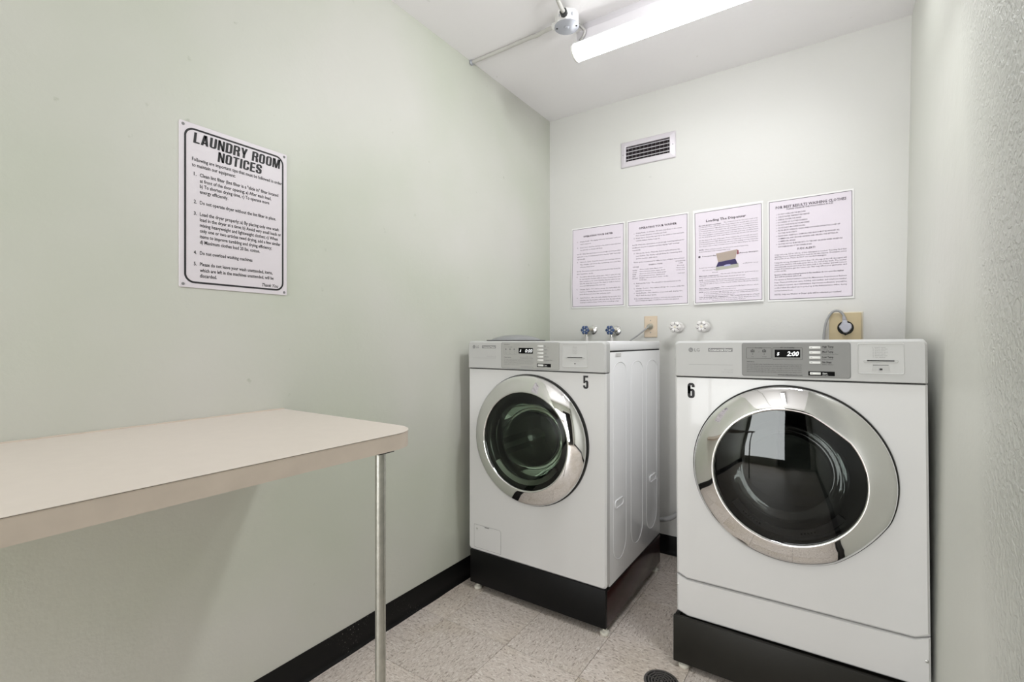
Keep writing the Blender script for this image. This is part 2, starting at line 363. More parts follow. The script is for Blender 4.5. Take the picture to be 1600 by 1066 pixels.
# heavy condensed block capitals and figures built from strokes; cell height 1
def glyph(ch, w=.50, s=.185, b=.145):
    P = []                                             # list of convex polygons
    def bx(x0, z0, x1, z1): P.append([(x0, z0), (x1, z0), (x1, z1), (x0, z1)])
    def U(zt_l, zt_r, z0=0., up=True, r=.20, x0=0., x1=None):   # U with open top; up=False mirrors it about z=.5
        x1 = w if x1 is None else x1; ri = .05; n = 7; O = [(x0, zt_l)]; I = [(x0 + s, zt_l)]
        for i in range(n + 1): a = pi + pi / 2 * i / n; O.append((x0 + r + r * cos(a), z0 + r + r * sin(a))); I.append((x0 + s + ri + ri * cos(a), z0 + b + ri + ri * sin(a)))
        for i in range(n + 1): a = 1.5 * pi + pi / 2 * i / n; O.append((x1 - r + r * cos(a), z0 + r + r * sin(a))); I.append((x1 - s - ri + ri * cos(a), z0 + b + ri + ri * sin(a)))
        O.append((x1, zt_r)); I.append((x1 - s, zt_r))
        for i in range(len(O) - 1):
            q = [O[i], O[i + 1], I[i + 1], I[i]]
            P.append(q if up else [(x, 1 - z) for x, z in q][::-1])
    def ring(z0, z1):
        m = (z0 + z1) / 2; U(m, m, z0)
        k = len(P); U(m - (z1 - (1 - 0)) if False else 1 - m, 1 - m, 1 - z1, up=False)
    if ch == 'L': bx(0, 0, s, 1); bx(s, 0, w * .86, b); return P, w * .86
    if ch == 'T': bx(0, 1 - b, w, 1); bx(w / 2 - s / 2, 0, w / 2 + s / 2, 1 - b); return P, w
    if ch == 'I': bx(0, 0, s, 1); return P, s
    if ch == 'E': bx(0, 0, s, 1); bx(s, 0, w * .86, b); bx(s, .43, w * .8, .43 + b); bx(s, 1 - b, w * .86, 1); return P, w * .86
    if ch == 'U': U(1, 1); return P, w
    if ch == 'O': ring(0, 1); return P, w
    if ch == 'C': U(.5, .36); U(.5, .36, up=False); return P, w
    if ch == 'D':
        bx(0, 0, s, 1); bx(s, 0, w - .2, b); bx(s, 1 - b, w - .2, 1)
        n = 7; O = []; I = []
        for i in range(n + 1): a = 1.5 * pi + pi / 2 * i / n; O.append((w - .2 + .2 * cos(a), .2 + .2 * sin(a))); I.append((w - s - .05 + .05 * cos(a), b + .05 + .05 * sin(a)))
        O += [(x, 1 - z) for x, z in O[::-1]]; I += [(x, 1 - z) for x, z in I[::-1]]
        for i in range(len(O) - 1): P.append([O[i], O[i + 1], I[i + 1], I[i]])
        bx(w - .25, 0, w - .2, b); bx(w - .25, 1 - b, w - .2, 1); return P, w
    if ch == 'R':
        bx(0, 0, s, 1); bx(s, 1 - b, w - .17, 1); bx(s, .44, w - .17, .44 + b)
        n = 7; O = []; I = []
        for i in range(n + 1): a = 1.5 * pi + pi / 2 * i / n; O.append((w - .17 + .17 * cos(a), .44 + .17 + .17 * sin(a))); I.append((w - s - .04 + .04 * cos(a), .44 + b + .04 + .04 * sin(a)))
        for i in range(n + 1): a = pi / 2 * i / n; O.append((w - .17 + .17 * cos(a), 1 - .17 + .17 * sin(a))); I.append((w - s - .04 + .04 * cos(a), 1 - b - .04 + .04 * sin(a)))
        for i in range(len(O) - 1): P.append([O[i], O[i + 1], I[i + 1], I[i]])
        P.append([(w - s, 0), (w + .02, 0), (w, .36), (w - .10, .50), (w - s - .06, .46), (w - s - .02, .38)]); return P, w
    if ch == 'N': bx(0, 0, s * .9, 1); bx(w - s * .9, 0, w, 1); P.append([(w - s * .9, 0), (w, 0), (s * .9, 1), (0, 1)]); return P, w
    if ch == 'M': W_ = w * 1.32; bx(0, 0, s * .85, 1); bx(W_ - s * .85, 0, W_, 1); P.append([(W_ / 2 - .07, 0), (W_ / 2 + .06, 0), (s * 1.3, 1), (0, 1)]); P.append([(W_ / 2 - .06, 0), (W_ / 2 + .07, 0), (W_, 1), (W_ - s * 1.3, 1)]); return P, W_
    if ch == 'A': W_ = w * 1.06; P.append([(0, 0), (s * .95, 0), (W_ / 2 + .09, 1), (W_ / 2 - .12, 1)]); P.append([(W_ - s * .95, 0), (W_, 0), (W_ / 2 + .12, 1), (W_ / 2 - .09, 1)]); bx(.13, .17, W_ - .13, .17 + b); return P, W_
    if ch == 'Y': W_ = w * 1.04; bx(W_ / 2 - s / 2, 0, W_ / 2 + s / 2, .45); P.append([(W_ / 2 - s / 2, .36), (W_ / 2 + .06, .42), (s, 1), (0, 1)]); P.append([(W_ / 2 - .06, .42), (W_ / 2 + s / 2, .36), (W_, 1), (W_ - s, 1)]); return P, W_
    if ch == 'S':
        U(.34, .40); U(.40, .34, up=False)
        P.append([(0, .60), (s, .62), (w, .40), (w - s, .36)]); P.append([(0, .60), (w - s, .36), (w - s, .30), (.02, .52)]); P.append([(s, .70), (w - .02, .48), (w, .40), (s, .60)]); return P, w
    if ch == '5':
        U(.26, .40); bx(.02, 1 - b, w - .02, 1); bx(.02, .42, s, 1 - b)
        n = 7; O = []; I = []
        for i in range(n + 1): a = pi / 2 * i / n; O.append((w - .17 + .17 * cos(a), .47 + .17 * sin(a))); I.append((w - s - .05 + .05 * cos(a), .45 + .05 * sin(a)))
        for i in range(n): P.append([O[i], O[i + 1], I[i + 1], I[i]])
        P.append([(w - s, .39), (w, .39), (w, .47), (w - s, .45)]); P.append([(s, .47), (w - s - .05, .50), (w - .17, .64), (s, .60)]); return P, w
    if ch == '6': ring(0, .62); bx(0, .3, s, .8); U(.5, .28, up=False); return P, w
def headline(text, x0, x1, zc, h, y, shear=0., gap=.075, space=.30, stem=.185):
    X = 0; polys = []
    for ch in text:
        if ch == ' ': X += space; continue
        P, w_ = glyph(ch, s=stem)
        polys += [[(x + X, z) for x, z in p] for p in P]; X += w_ + gap
    X -= gap; k = (x1 - x0) / X; out = []
    for p in polys:
        pts = [(x0 + (x * k) + shear * (z - .5) * h, y, zc + (z - .5) * h) for x, z in p]
        ar = sum(pts[i][0] * pts[(i + 1) % len(pts)][2] - pts[(i + 1) % len(pts)][0] * pts[i][2] for i in range(len(pts)))
        out.append((pts if ar > 0 else pts[::-1], [tuple(range(len(pts)))]))
    return merge(out)

# ------------------------------------------------------------------ the room
T = 0.12
w = MB(); w.box(XL - T, YR - T, -0.1, XL, YB + T, ZC + 0.05); struct(w.build('wall_left', M['wall_left'], smooth=0))
w = MB(); w.box(XL, YB, -0.1, xr(ZC) + T, YB + T, ZC + 0.05); struct(w.build('wall_back', M['wall_back'], smooth=0))
w = MB(); a, b = xr(-0.1), xr(ZC + .05)
w.add([(a, YR - T, -.1), (a + T, YR - T, -.1), (a + T, YB, -.1), (a, YB, -.1), (b, YR - T, ZC + .05), (b + T, YR - T, ZC + .05), (b + T, YB, ZC + .05), (b, YB, ZC + .05)],
      [(0, 3, 2, 1), (4, 5, 6, 7), (0, 1, 5, 4), (1, 2, 6, 5), (2, 3, 7, 6), (3, 0, 4, 7)])
struct(w.build('wall_right', M['wall_right'], smooth=0))
w = MB(); w.box(XL, YR - T, ZC, xr(ZC), YB, ZC + 0.1); struct(w.build('ceiling', M['ceiling'], smooth=0))
# rear wall with a doorway, and the dim hall beyond it
DX0, DX1, DZ = -0.62, 0.14, 2.05
w = MB(); w.box(XL, YR - T, 0, DX0, YR, ZC); w.box(DX1, YR - T, 0, xr(1), YR, ZC); w.box(DX0, YR - T, DZ, DX1, YR, ZC)
struct(w.build('wall_rear', M['wall_left'], smooth=0))
w = MB()
w.box(DX0 - .05, YR, 0, DX0, YR + .02, DZ + .05, .003); w.box(DX1, YR, 0, DX1 + .05, YR + .02, DZ + .05, .003); w.box(DX0, YR, DZ, DX1, YR + .02, DZ + .05, .003)
w.box(DX0, YR - T, 0, DX0 + .02, YR, DZ); w.box(DX1 - .02, YR - T, 0, DX1, YR, DZ)
struct(w.build('trim_1', M['jamb']))
w = MB(); w.box(DX0 - .4, YR - T - 1.9, -.1, DX0 - .3, YR - T, 2.5); w.box(DX1 + .3, YR - T - 1.9, -.1, DX1 + .4, YR - T, 2.5)
w.box(DX0 - .4, YR - T - 2.0, -.1, DX1 + .4, YR - T - 1.9, 2.5); w.box(DX0 - .4, YR - T - 2.0, 2.4, DX1 + .4, YR - T, 2.5)
struct(w.build('wall_hall', M['hall'], smooth=0))
w = MB(); w.box(DX0 - .3, YR - T - 1.9, -.1, DX1 + .3, YR - T, 0); struct(w.build('floor_hall', M['hall'], smooth=0))
w = MB(); w.box(DX0 + .022, YR - T - .68, .01, DX0 + .06, YR - T - .005, DZ - .01, .003); dr = struct(w.build('door_1', M['door']))
w = MB(); w.cyl((DX0 + .06, YR - T - .62, 1.0), (DX0 + .11, YR - T - .62, 1.0), .012); w.rev((DX0 + .11, YR - T - .62, 1.0), (1, 0, 0), [(.0001, 0), (.022, .0), (.028, .015), (.02, .035), (.0001, .04)], 20)
w.build('door_handle', M['metal'], dr)
# floor: slab and vinyl tiles
w = MB(); w.box(XL, YR - T, -0.1, xr(0), YB, -0.003); floor = struct(w.build('floor', M['joint'], smooth=0))
TS = 0.305; cache = {}
xs = [-1.034 + TS * k for k in range(-3, 6)]; ys = [1.483 + TS * k for k in range(-14, 6)]
for i in range(len(xs) - 1):
    for j in range(len(ys) - 1):
        x0, x1 = max(xs[i], XL + .001), min(xs[i + 1], xr(0) - .001); y0, y1 = max(ys[j], YR - T + .001), min(ys[j + 1], YB - .001)
        if x1 - x0 < .02 or y1 - y0 < .02: continue
        g = 0.0007; lx, ly = (x1 - x0) / 2 - g, (y1 - y0) / 2 - g; turn = (i + j) % 2
        if turn: lx, ly = ly, lx
        key = (round(lx, 4), round(ly, 4))
        if key not in cache:
            q = MB(); h = .0006
            q.add([(-lx, -ly, -.003), (lx, -ly, -.003), (lx, ly, -.003), (-lx, ly, -.003), (-lx, -ly, -h), (lx, -ly, -h), (lx, ly, -h), (-lx, ly, -h),
                   (-lx + h, -ly + h, 0), (lx - h, -ly + h, 0), (lx - h, ly - h, 0), (-lx + h, ly - h, 0)],
                  [(0, 1, 5, 4), (1, 2, 6, 5), (2, 3, 7, 6), (3, 0, 4, 7), (4, 5, 9, 8), (5, 6, 10, 9), (6, 7, 11, 10), (7, 4, 8, 11), (8, 9, 10, 11)])
            o = q.build('tile', M['tile'], floor, smooth=0); cache[key] = o.data
        else:
            o = bpy.data.objects.new('tile', cache[key]); SC.collection.objects.link(o); o.parent = floor
        o.location = ((x0 + x1) / 2, (y0 + y1) / 2, random.uniform(-.0002, .0002)); o.rotation_euler.z = pi / 2 if turn else 0
# cove base: profile swept along each wall
def cove(name, p0, p1, nrm):
    prof = [(0, 0), (.014, 0), (.0135, .002), (.0075, .006), (.0045, .014), (.0032, .03), (.0032, .097), (.002, .1), (0, .1)]
    nn = Vector(nrm); q = MB(); n = len(prof); L = (Vector(p1) - Vector(p0)).length; k = max(2, int(L / .06)); vs = []; fs = []
    for i in range(k + 1):
        p = Vector(p0).lerp(Vector(p1), i / k); wob = .0012 * sin(i * 1.7) + .001 * sin(i * .63)
        for d, h in prof: vs.append(p + nn * (d + (wob if (h < .01 and d > .01) else 0)) + Vector((0, 0, h)))
    for i in range(k):
        for m_ in range(n - 1): fs.append((i * n + m_, i * n + m_ + 1, (i + 1) * n + m_ + 1, (i + 1) * n + m_))
    fs += [tuple(range(n)), tuple(k * n + m_ for m_ in range(n))[::-1]]
    q.add(vs, fs); return struct(q.build(name, M['base'], smooth=50))
cove('baseboard_left', (XL, YR, 0), (XL, YB, 0), (1, 0, 0))
cove('baseboard_back', (XL + .004, YB, 0), (xr(0), YB, 0), (0, -1, 0))
cove('baseboard_right', (xr(0.05) - .001, YR, 0), (xr(0.05) - .001, YB - .004, 0), (-1, 0, 0))

# ------------------------------------------------------------------ machines
Wd, Dp, Hh = 0.687, 0.680, 0.970        # width, depth, height above its plinth
SPL = 0.8455                            # control panel starts here
DCZ = 0.546                             # height of the round door's centre
def chord(a, lo, hi, amt):
    a = (a + 2 * pi) % (2 * pi); lo %= 2 * pi; hi %= 2 * pi
    mid = (lo + hi) / 2; half = (hi - lo) / 2
    if lo <= a <= hi: return 1 - amt * (1 - cos(half) / cos(a - mid))
    return 1.0
def make_machine(name, label, loc, tilt, kind):
    t = thing(name, label, 'washing machine' if kind == 'washer' else 'dryer', loc, (0, tilt, 0))
    wsh = kind == 'washer'; DCX = 0.333 if wsh else 0.342
    # --- steel body: sides, back, top lid
    for x0, x1 in ((0.0, .004), (Wd - .004, Wd)):
        q = MB(); q.box(x0, .034, 0, x1, Dp, .925, .0012)
        xx = 0.0006 if x0 == 0 else Wd - .0006
        for (ya, yb) in ((.07, .21), (.27, .42), (.475, .63)):     # pressed stadium ridges
            r = (yb - ya) / 2; c = (ya + yb) / 2; P = []
            for i in range(13): a = pi * i / 12; P.append((xx, c + r * cos(a), .875 - r + .0 + r * sin(a) * .55 + .04))
            for i in range(13): a = pi + pi * i / 12; P.append((xx, c + r * cos(a), .145 + r * sin(a)))
            q.tube(P, .0022, 6, closed=True)
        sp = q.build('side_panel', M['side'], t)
        for yc in (.130, .565):                                     # pressed grip recesses
            g = MB(); s = -1 if x0 == 0 else 1; xo = 0 if x0 == 0 else Wd
            pts = [(y, z) for y, z in rrect(yc - .045, .292, yc + .045, .322, .0145)]
            g.tube([(xo + s * .001, y, z) for y, z in pts], .0032, 6, closed=True)
            g.add([(xo + s * .0012, y, z) for y, z in pts], [tuple(range(len(pts)))])
            g.build('grip', M['side'], sp)
        if x0 > 0 and wsh:
            g = flat('sticker', *merge([quad(.09, .905, .155, .921, 0)]), M['paperedge'], sp); g.rotation_euler.z = pi / 2; g.location = (Wd + .0008, 0, 0)
            L = [dict(s=s_, x=.095, z=.918 - .0045 * k, h=.0025, w=.05) for k, s_ in enumerate(['Serial No 811KW', 'Model 120V 60Hz'])]
            L.append(dict(s='|||| ||| ||', x=.098, z=.909, h=.004, w=.045))
            g2 = flat('print', *lettering(L, 0), M['greyink'], g); g2.location = (0, -.0005, 0)
    q = MB(); q.box(.004, Dp - .006, 0, Wd - .004, Dp, .925); q.build('back_panel', M['side'], t)
    q = MB(); q.box(.004, .03, 0, Wd - .004, Dp - .006, .012); q.build('bottom_panel', M['metal'], t)
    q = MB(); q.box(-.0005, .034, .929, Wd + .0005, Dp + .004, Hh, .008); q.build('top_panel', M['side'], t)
    q = MB(); q.box(.003, .05, .90, Wd - .003, Dp - .002, .93); q.build('seam', M['gap'], t)
    # --- front panel with the round opening
    hole = [(DCX + .196 * cos(2 * pi * i / 64), DCZ + .196 * sin(2 * pi * i / 64)) for i in range(64)]
    zb = 0.0 if wsh else 0.131
    r = [.016, .016, .002, .002]
    def outl(ins):
        if wsh: return rrect(ins, zb + ins, Wd - ins, SPL - .003 - ins * .3, r)
        c = .014; P = [(ins, zb + c + ins), (.034, zb + ins), (Wd - .034, zb + ins), (Wd - ins, zb + c + ins)]
        return P + rrect(ins, .5, Wd - ins, SPL - .003 - ins * .3, r)[14:]
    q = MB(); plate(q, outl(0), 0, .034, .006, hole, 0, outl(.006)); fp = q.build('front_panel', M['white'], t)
    q = MB(); q.box(.004, .006, SPL - .006, Wd - .004, .034, SPL + .002); q.build('seam', M['gap'], t)
    if not wsh:
        def lo(ins): return rrect(ins, .0 + ins, Wd - ins, .10, .002)[:14] + [(Wd - ins, zb + .014 - .003 - ins * .4), (Wd - .034, zb - .003 - ins * .4), (.034, zb - .003 - ins * .4), (ins, zb + .014 - .003 - ins * .4)]
        def lo2(ins):
            return [(ins, .012 + ins), (.036, ins), (Wd - .036, ins), (Wd - ins, .012 + ins), (Wd - ins, zb + .011 - ins * .4), (Wd - .034, zb - .003 - ins * .4), (.034, zb - .003 - ins * .4), (ins, zb + .011 - ins * .4)]
        q = MB(); plate(q, lo2(0), -.002, .034, .005, None, 0, lo2(.005)); q.build('kick_panel', M['white'], t)
        q = MB(); q.box(.004, .012, zb - .006, Wd - .004, .034, zb + .012); q.build('seam', M['gap'], t)
    if wsh:   # drain pump hatch
        q = MB(); o1 = rrect(.032, .014, .186, .122, [.004, .004, .012, .004]); o2 = rrect(.0335, .0155, .1845, .1205, [.004, .004, .011, .004])
        plate(q, o2, -.0012, .002, .001, None, 0, rrect(.0345, .0165, .1835, .1195, [.004, .004, .011, .004])); hp = q.build('hatch', M['white'], t)
        vs, fs = frame_strip(rrect(.0325, .0145, .1855, .1215, [.004, .004, .012, .004]), o2, -.0003); flat('seam', vs, fs, M['greyink'], hp)
        q = MB(); q.rev((.050, -.001, .103), (0, -1, 0), [(.0001, .001), (.004, .001), (.0045, 0)], 14); q.build('screw', M['metal'], hp)
        q = MB(); q.box(.094, -.002, .114, .120, .0, .119, .001); q.build('latch', M['greyink'], hp)
    # --- control panel
    q = MB(); o1 = rrect(0, SPL, Wd, Hh, [.003, .003, .017, .017]); o2 = rrect(.006, SPL + .002, Wd - .006, Hh - .007, [.003, .003, .013, .013])
    plate(q, o1, -.006, .036, .007, None, 0, o2); cp = q.build('control_panel', M['cpanel'], t)
    y = -.0063
    # badge: round logo, letters, banner
    u0 = .049 if not wsh else .029
    cxm, czm = u0 + .0075, .9388 if not wsh else .9432
    vs, fs = disc(cxm, czm, .0078, y, 24); bd = flat('badge', vs, fs, M['greyink'], cp)
    parts = []
    rr_ = .0052; P = [(cxm + rr_ * cos(a), czm + rr_ * sin(a)) for a in [pi * .62 + 1.65 * pi * i / 14 for i in range(15)]]
    for i in range(14): a, b_ = P[i], P[i + 1]; parts.append(([(a[0], y - .0003, a[1]), (b_[0], y - .0003, b_[1]), (cxm + (b_[0] - cxm) * .82, y - .0003, czm + (b_[1] - czm) * .82), (cxm + (a[0] - cxm) * .82, y - .0003, czm + (a[1] - czm) * .82)], [(0, 1, 2, 3)]))
    parts.append(quad(cxm - .0008, czm - .0028, cxm + .0003, czm + .0028, y - .0003)); parts.append(quad(cxm - .0008, czm - .0028, cxm + .0028, czm - .0018, y - .0003)); parts.append(disc(cxm - .0026, czm + .0022, .0009, y - .0003, 8))
    flat('emblem', *merge(parts), M['lgrey'], bd)
    bx = (.114, .191) if not wsh else (.083, .161)
    zt = czm
    parts = [quad(bx[0], zt - .0062, bx[1], zt + .0062, y)]
    flat('banner', *merge(parts), M['greyink'], cp)
    flat('banner_lettering', *lettering([dict(s='Commercial Dryer' if not wsh else 'Commercial Washer', x=bx[0] + .003, z=zt, h=.0072, w=bx[1] - bx[0] - .006, b=.02)], y - .0003), M['button'], cp)
    L = [dict(s='LG', x=(u0 + .0195), z=zt, h=.0115, w=.0175 if not wsh else .0165, b=.01, res=3)]
    parts = [quad(u0, .8875, bx[1], .8888, y)] if not wsh else [quad(u0, .8918, bx[1], .8928, y)]
    flat('maker_lettering', *merge([lettering(L, y)]), M['greyink'], cp)
    L = [dict(s='Front Load', x=bx[1], z=.8725, h=.0042, al='r'), dict(s='Super Capacity', x=bx[1], z=.8650, h=.0042, al='r')] if not wsh else [dict(s='Direct Drive  [] ', x=bx[1], z=.9005, h=.0058, al='r', sh=.2)]
    flat('small_print', *merge(parts + [lettering(L, y)]), M['lgrey'] if False else mat('pale_print_' + kind, (.38, .38, .38), .5), cp)
    # grey key panel
    px0, px1, pz0, pz1 = (.220, .512, .8545, .9605) if not wsh else (.193, .483, .8513, .9629)
    q = MB(); o1 = rrect(px0, pz0, px1, pz1, .006); o2 = rrect(px0 + .001, pz0 + .001, px1 - .001, pz1 - .001, .005)
    plate(q, o1, -.0074, -.004, .0008, None, 0, o2); kp = q.build('key_panel', M['grey'] if not wsh else mat('key_panel_grey', (.42, .42, .40), .55, spec=.2), cp)
    vs, fs = frame_strip(rrect(px0 + .0, pz0 + .0, px1 - .0, pz1 - .0, .006), rrect(px0 - .0012, pz0 - .0012, px1 + .0012, pz1 + .0012, .007), -.0064); flat('outline', [v for v in vs], [f[::-1] for f in fs], M['greyink'], kp)
    PW, PH = px1 - px0, pz1 - pz0; yy = -.0077
    def X(u): return px0 + u * PW
    def Z(v): return pz1 - v * PH
    def box_outline(ua, va, ub, vb, th=.0007): return frame_strip(rrect(X(ua), Z(vb), X(ub), Z(va), .002), rrect(X(ua) + th, Z(vb) + th, X(ub) - th, Z(va) - th, .0015), yy)
    if not wsh:
        pr = [box_outline(.043, .14, .293, .47), box_outline(.306, .14, .585, .49)]
        L = [dict(s='Processing', x=X(.168), z=Z(.14), h=.0034, al='c', b=.02), dict(s='EST. Time Remaining', x=X(.445), z=Z(.135), h=.0032, al='c', b=.02),
             dict(s='Dry', x=X(.107), z=Z(.41), h=.0028, al='c'), dict(s='Cooling', x=X(.223), z=Z(.41), h=.0028, al='c'),
             dict(s='Instructions', x=X(.048), z=Z(.565), h=.0034, b=.03)]
        body = ['Close door firmly after loading. Clean lint filter before each use. Select a cycle by pressing a temp key. Dry',
                'Insert card or coins until the amount due reads zero. Press Start to begin. Extra time is added by adding value.',
                'Door may be opened at any time. Close the door and press Start again to continue the cycle to its end time.',
                'Caution: Do not dry articles with foam, rubber, plastics, or items that have been near oils or any solvents.',
                'Remove the load when the tumbler has stopped and display reads End. Keep filter in place during operation.']
        for k, s_ in enumerate(body): L.append(dict(s=s_, x=X(.048), z=Z(.64 + k * .057), h=.0033, w=PW * .53))
        L.append(dict(s='www.speedlaundryservice.com', x=X(.582), z=Z(.945), h=.0036, w=PW * .23, al='r', b=.03))
        for v, a, b_ in ((.12, 'High Temp', 'Cottons, Linens'), (.265, 'Med Temp', 'Permanent Press Knits'), (.415, 'Low Temp', 'Delicates, Knits'), (.565, 'No Heat', 'Rubber, Plastics')):
            L.append(dict(s=a, x=X(.762), z=Z(v - .01), h=.0055, b=.035, cond=.85)); L.append(dict(s=b_, x=X(.762), z=Z(v + .055), h=.0032))
        L.append(dict(s='.', x=X(.168), z=Z(.24), h=.006, b=.04))
        for uu in (.107, .223): pr.append(disc(X(uu), Z(.33), .0014, yy, 10))
        # little tumbling and cooling symbols
        for uu in (.107, .223):
            for k in range(3): pr.append(quad(X(uu) - .005 + k * .004, Z(.27), X(uu) - .003 + k * .004, Z(.20 - .02 * (k % 2)), yy))
            pr.append(quad(X(uu) - .005, Z(.275), X(uu) + .005, Z(.262), yy))
        btn = [(.646, .746, v) for v in (.135, .28, .425, .57)]; st = (.636, .868, .885); dsp = (.325, .564, .195, .425)
        dig = [dict(s='2:00', x=X(.552), z=Z(.315), h=.0145, w=.033, al='r', sh=.25, b=.02, res=2), dict(s='$', x=X(.345), z=Z(.315), h=.0105, sh=.2, res=2)]
    else:
        pr = [box_outline(.047, .17, .285, .47, .0005)]
        L = [dict(s='Instructions', x=X(.05), z=Z(.065), h=.0042, b=.04, cond=1.1), dict(s='1. Load. 2. Add soap. 3. Select.', x=X(.22), z=Z(.085), h=.0028, w=PW * .2), dict(s='Processing', x=X(.165), z=Z(.17), h=.0034, al='c', b=.02),
             dict(s='Start / Pause', x=X(.5), z=Z(.165), h=.0024, al='c'), dict(s='Cold / Hot', x=X(.49), z=Z(.535), h=.0026, al='c', w=.03),
             dict(s='Cycle Options', x=X(.05), z=Z(.575), h=.0036, b=.04, w=PW * .13), dict(s='Temperature  Price', x=X(.34), z=Z(.59), h=.0036, b=.03, w=PW * .23)]
        for k in range(6): L.append(dict(s=['Load clothes loosely and close the door. Add detergent to the dispenser drawer', 'up to the line marked. Select a wash cycle by pressing one key. Insert card or', 'coins until the amount reads zero. Press Start. The door locks while washing and', 'opens when the display reads End. Do not wash articles stained with oils, fuels', 'or solvents. Do not force the door while the drum turns. Keep children away. To', 'add an item press and hold the Start key within five minutes of the beginning.'][k],
                                     x=X(.05), z=Z(.65 + k * .042), h=.0030, w=PW * (.52 if k < 5 else .27)))
        L.append(dict(s='www.speedlaundryservice.com', x=X(.575), z=Z(.93), h=.0036, w=PW * .22, al='r', b=.03))
        for uu in (.083, .16, .236):
            L.append(dict(s={.083: 'Wash', .16: 'Rinse', .236: 'Spin'}[uu], x=X(uu), z=Z(.415), h=.0026, al='c'))
            pr.append(disc(X(uu), Z(.345), .0010, yy, 10)); pr.append(quad(X(uu) - .003, Z(.29), X(uu) + .003, Z(.23), yy))
        for v, a, b_ in ((.13, 'Hot', 'Whites, Colors'), (.265, 'Warm', 'Bright Colors'), (.395, 'Cold', 'Delicate'), (.53, 'Delicates', 'Woolens'), (.655, 'Permanent Press', 'Synthetics')):
            L.append(dict(s=a, x=X(.757), z=Z(v - .005), h=.0046, b=.03, cond=.9)); L.append(dict(s=b_, x=X(.757), z=Z(v + .045), h=.0028))
        btn = [(.650, .742, v) for v in (.135, .27, .40, .535, .665)]; st = (.636, .868, .855); dsp = (.316, .566, .20, .42)
        dig = [dict(s='0:00', x=X(.556), z=Z(.31), h=.0150, w=.035, al='r', sh=.25, b=.0, res=2), dict(s='$', x=X(.335), z=Z(.31), h=.0105, sh=.3, res=2)]
    flat('key_print', *merge(pr + [lettering(L, yy)]), M['ink'] if not wsh else M['greyink'], kp)
    q = MB(); q.box(X(dsp[0]), -.0084, Z(dsp[3]), X(dsp[1]), -.007, Z(dsp[2]), .0004); q.build('display', M['dispblack'], kp)
    flat('digits', *lettering(dig, -.0087), M['digit'], kp)
    q = MB(); q.box(X(st[0]), -.0080, Z(st[2] + .062), X(st[1]), -.007, Z(st[2] - .062), .0004); q.build('start_key_surround', M['dispblack'], kp)
    flat('start_lettering', *lettering([dict(s='Start', x=X(.762), z=Z(st[2] - .012), h=.0045, b=.02), dict(s='Add time', x=X(.762), z=Z(st[2] + .036), h=.0028)], -.0084), M['button'], kp)
    for ua, ub, v in btn + [(.650, .746, st[2])]:
        q = MB(); q.box(X(ua), -.0094, Z(v + .034), X(ub), -.007, Z(v - .036), .0007); bt = q.build('button', M['button'], kp)
        vs, fs = quad(X(ua) + .003, Z(v) - .0006, X(ua) + .008, Z(v) + .0006, -.0097); flat('mark', vs, fs, M['greyink'], bt)
    # card reader plate: raised rim, slot, tray
    a0, a1, b0, b1 = (.529, .637, .8692, .9590) if not wsh else (.498, .612, .8640, .9600)
    q = MB(); o1 = rrect(a0, b0, a1, b1, .006); o2 = rrect(a0 + .003, b0 + .003, a1 - .003, b1 - .003, .005)
    n_ = len(o1); vs = [(x, -.0062, z) for x, z in o1] + [(x, -.0040 if False else -.0080, z) for x, z in rrect(a0 + .0012, b0 + .0012, a1 - .0012, b1 - .0012, .0055)] + [(x, -.0064, z) for x, z in o2]
    fs = [(i, (i + 1) % n_, n_ + (i + 1) % n_, n_ + i) for i in range(n_)] + [(n_ + i, n_ + (i + 1) % n_, 2 * n_ + (i + 1) % n_, 2 * n_ + i) for i in range(n_)] + [tuple(2 * n_ + i for i in range(n_))]
    q.add(vs, fs); cr = q.build('card_reader', M['recess'], cp, smooth=20)
    mx_ = (a0 + a1) / 2; PWc = a1 - a0
    zs = b0 + (b1 - b0) * (.42 if not wsh else .40)
    q = MB(); plate(q, rrect(mx_ - PWc * .37, zs - .0045, mx_ + PWc * .37, zs + .0045, .004), -.0082, -.006, .001, None, 0, rrect(mx_ - PWc * .37 + .001, zs - .0035, mx_ + PWc * .37 - .001, zs + .0035, .003)); q.build('slot_bezel', M['lgrey'], cr)
    q = MB(); q.box(mx_ - PWc * .29, -.0086, zs - .0003, mx_ + PWc * .29, -.008, zs + .0026); q.build('slot', M['black'], cr)
    if not wsh:
        q = MB(); plate(q, [(mx_ - .021, zs - .027), (mx_ + .021, zs - .027), (mx_ + .018, zs - .011), (mx_ - .018, zs - .011)], -.0078, -.006); q.build('tray', M['lgrey'], cr)
        q = MB(); q.box(mx_ - .018, -.0081, zs - .0122, mx_ + .018, -.0076, zs - .0110); q.box(mx_ - .004, -.0081, zs - .026, mx_ + .004, -.0076, zs - .021, .0002); q.build('key_slot', M['black'], cr)
    else:
        q = MB(); q.rev((mx_, -.0064, zs - .024), (0, -1, 0), [(.0001, .001), (.0024, .001), (.0026, 0)], 12); q.build('key_slot', M['black'], cr)
    L = [dict(s=s_, x=mx_ - (.018 if not wsh else .011), z=b1 - .0125 - k * .0047, h=.0027, w=(.034 if k % 2 else .029) * (1 if not wsh else .62)) for k, s_ in enumerate(['1. Insert card', '2. Price shown', '3. Select cycle', '4. Remove card', '5. Press start', '6. Add time any', '7. See display'])]
    if wsh: L.append(dict(s='insert card here', x=mx_, z=zs - .0125, h=.0022, al='c', w=.04))
    flat('card_reader_print', *lettering(L, -.0068), M['greyink'] if wsh else M['greyink'], cr)
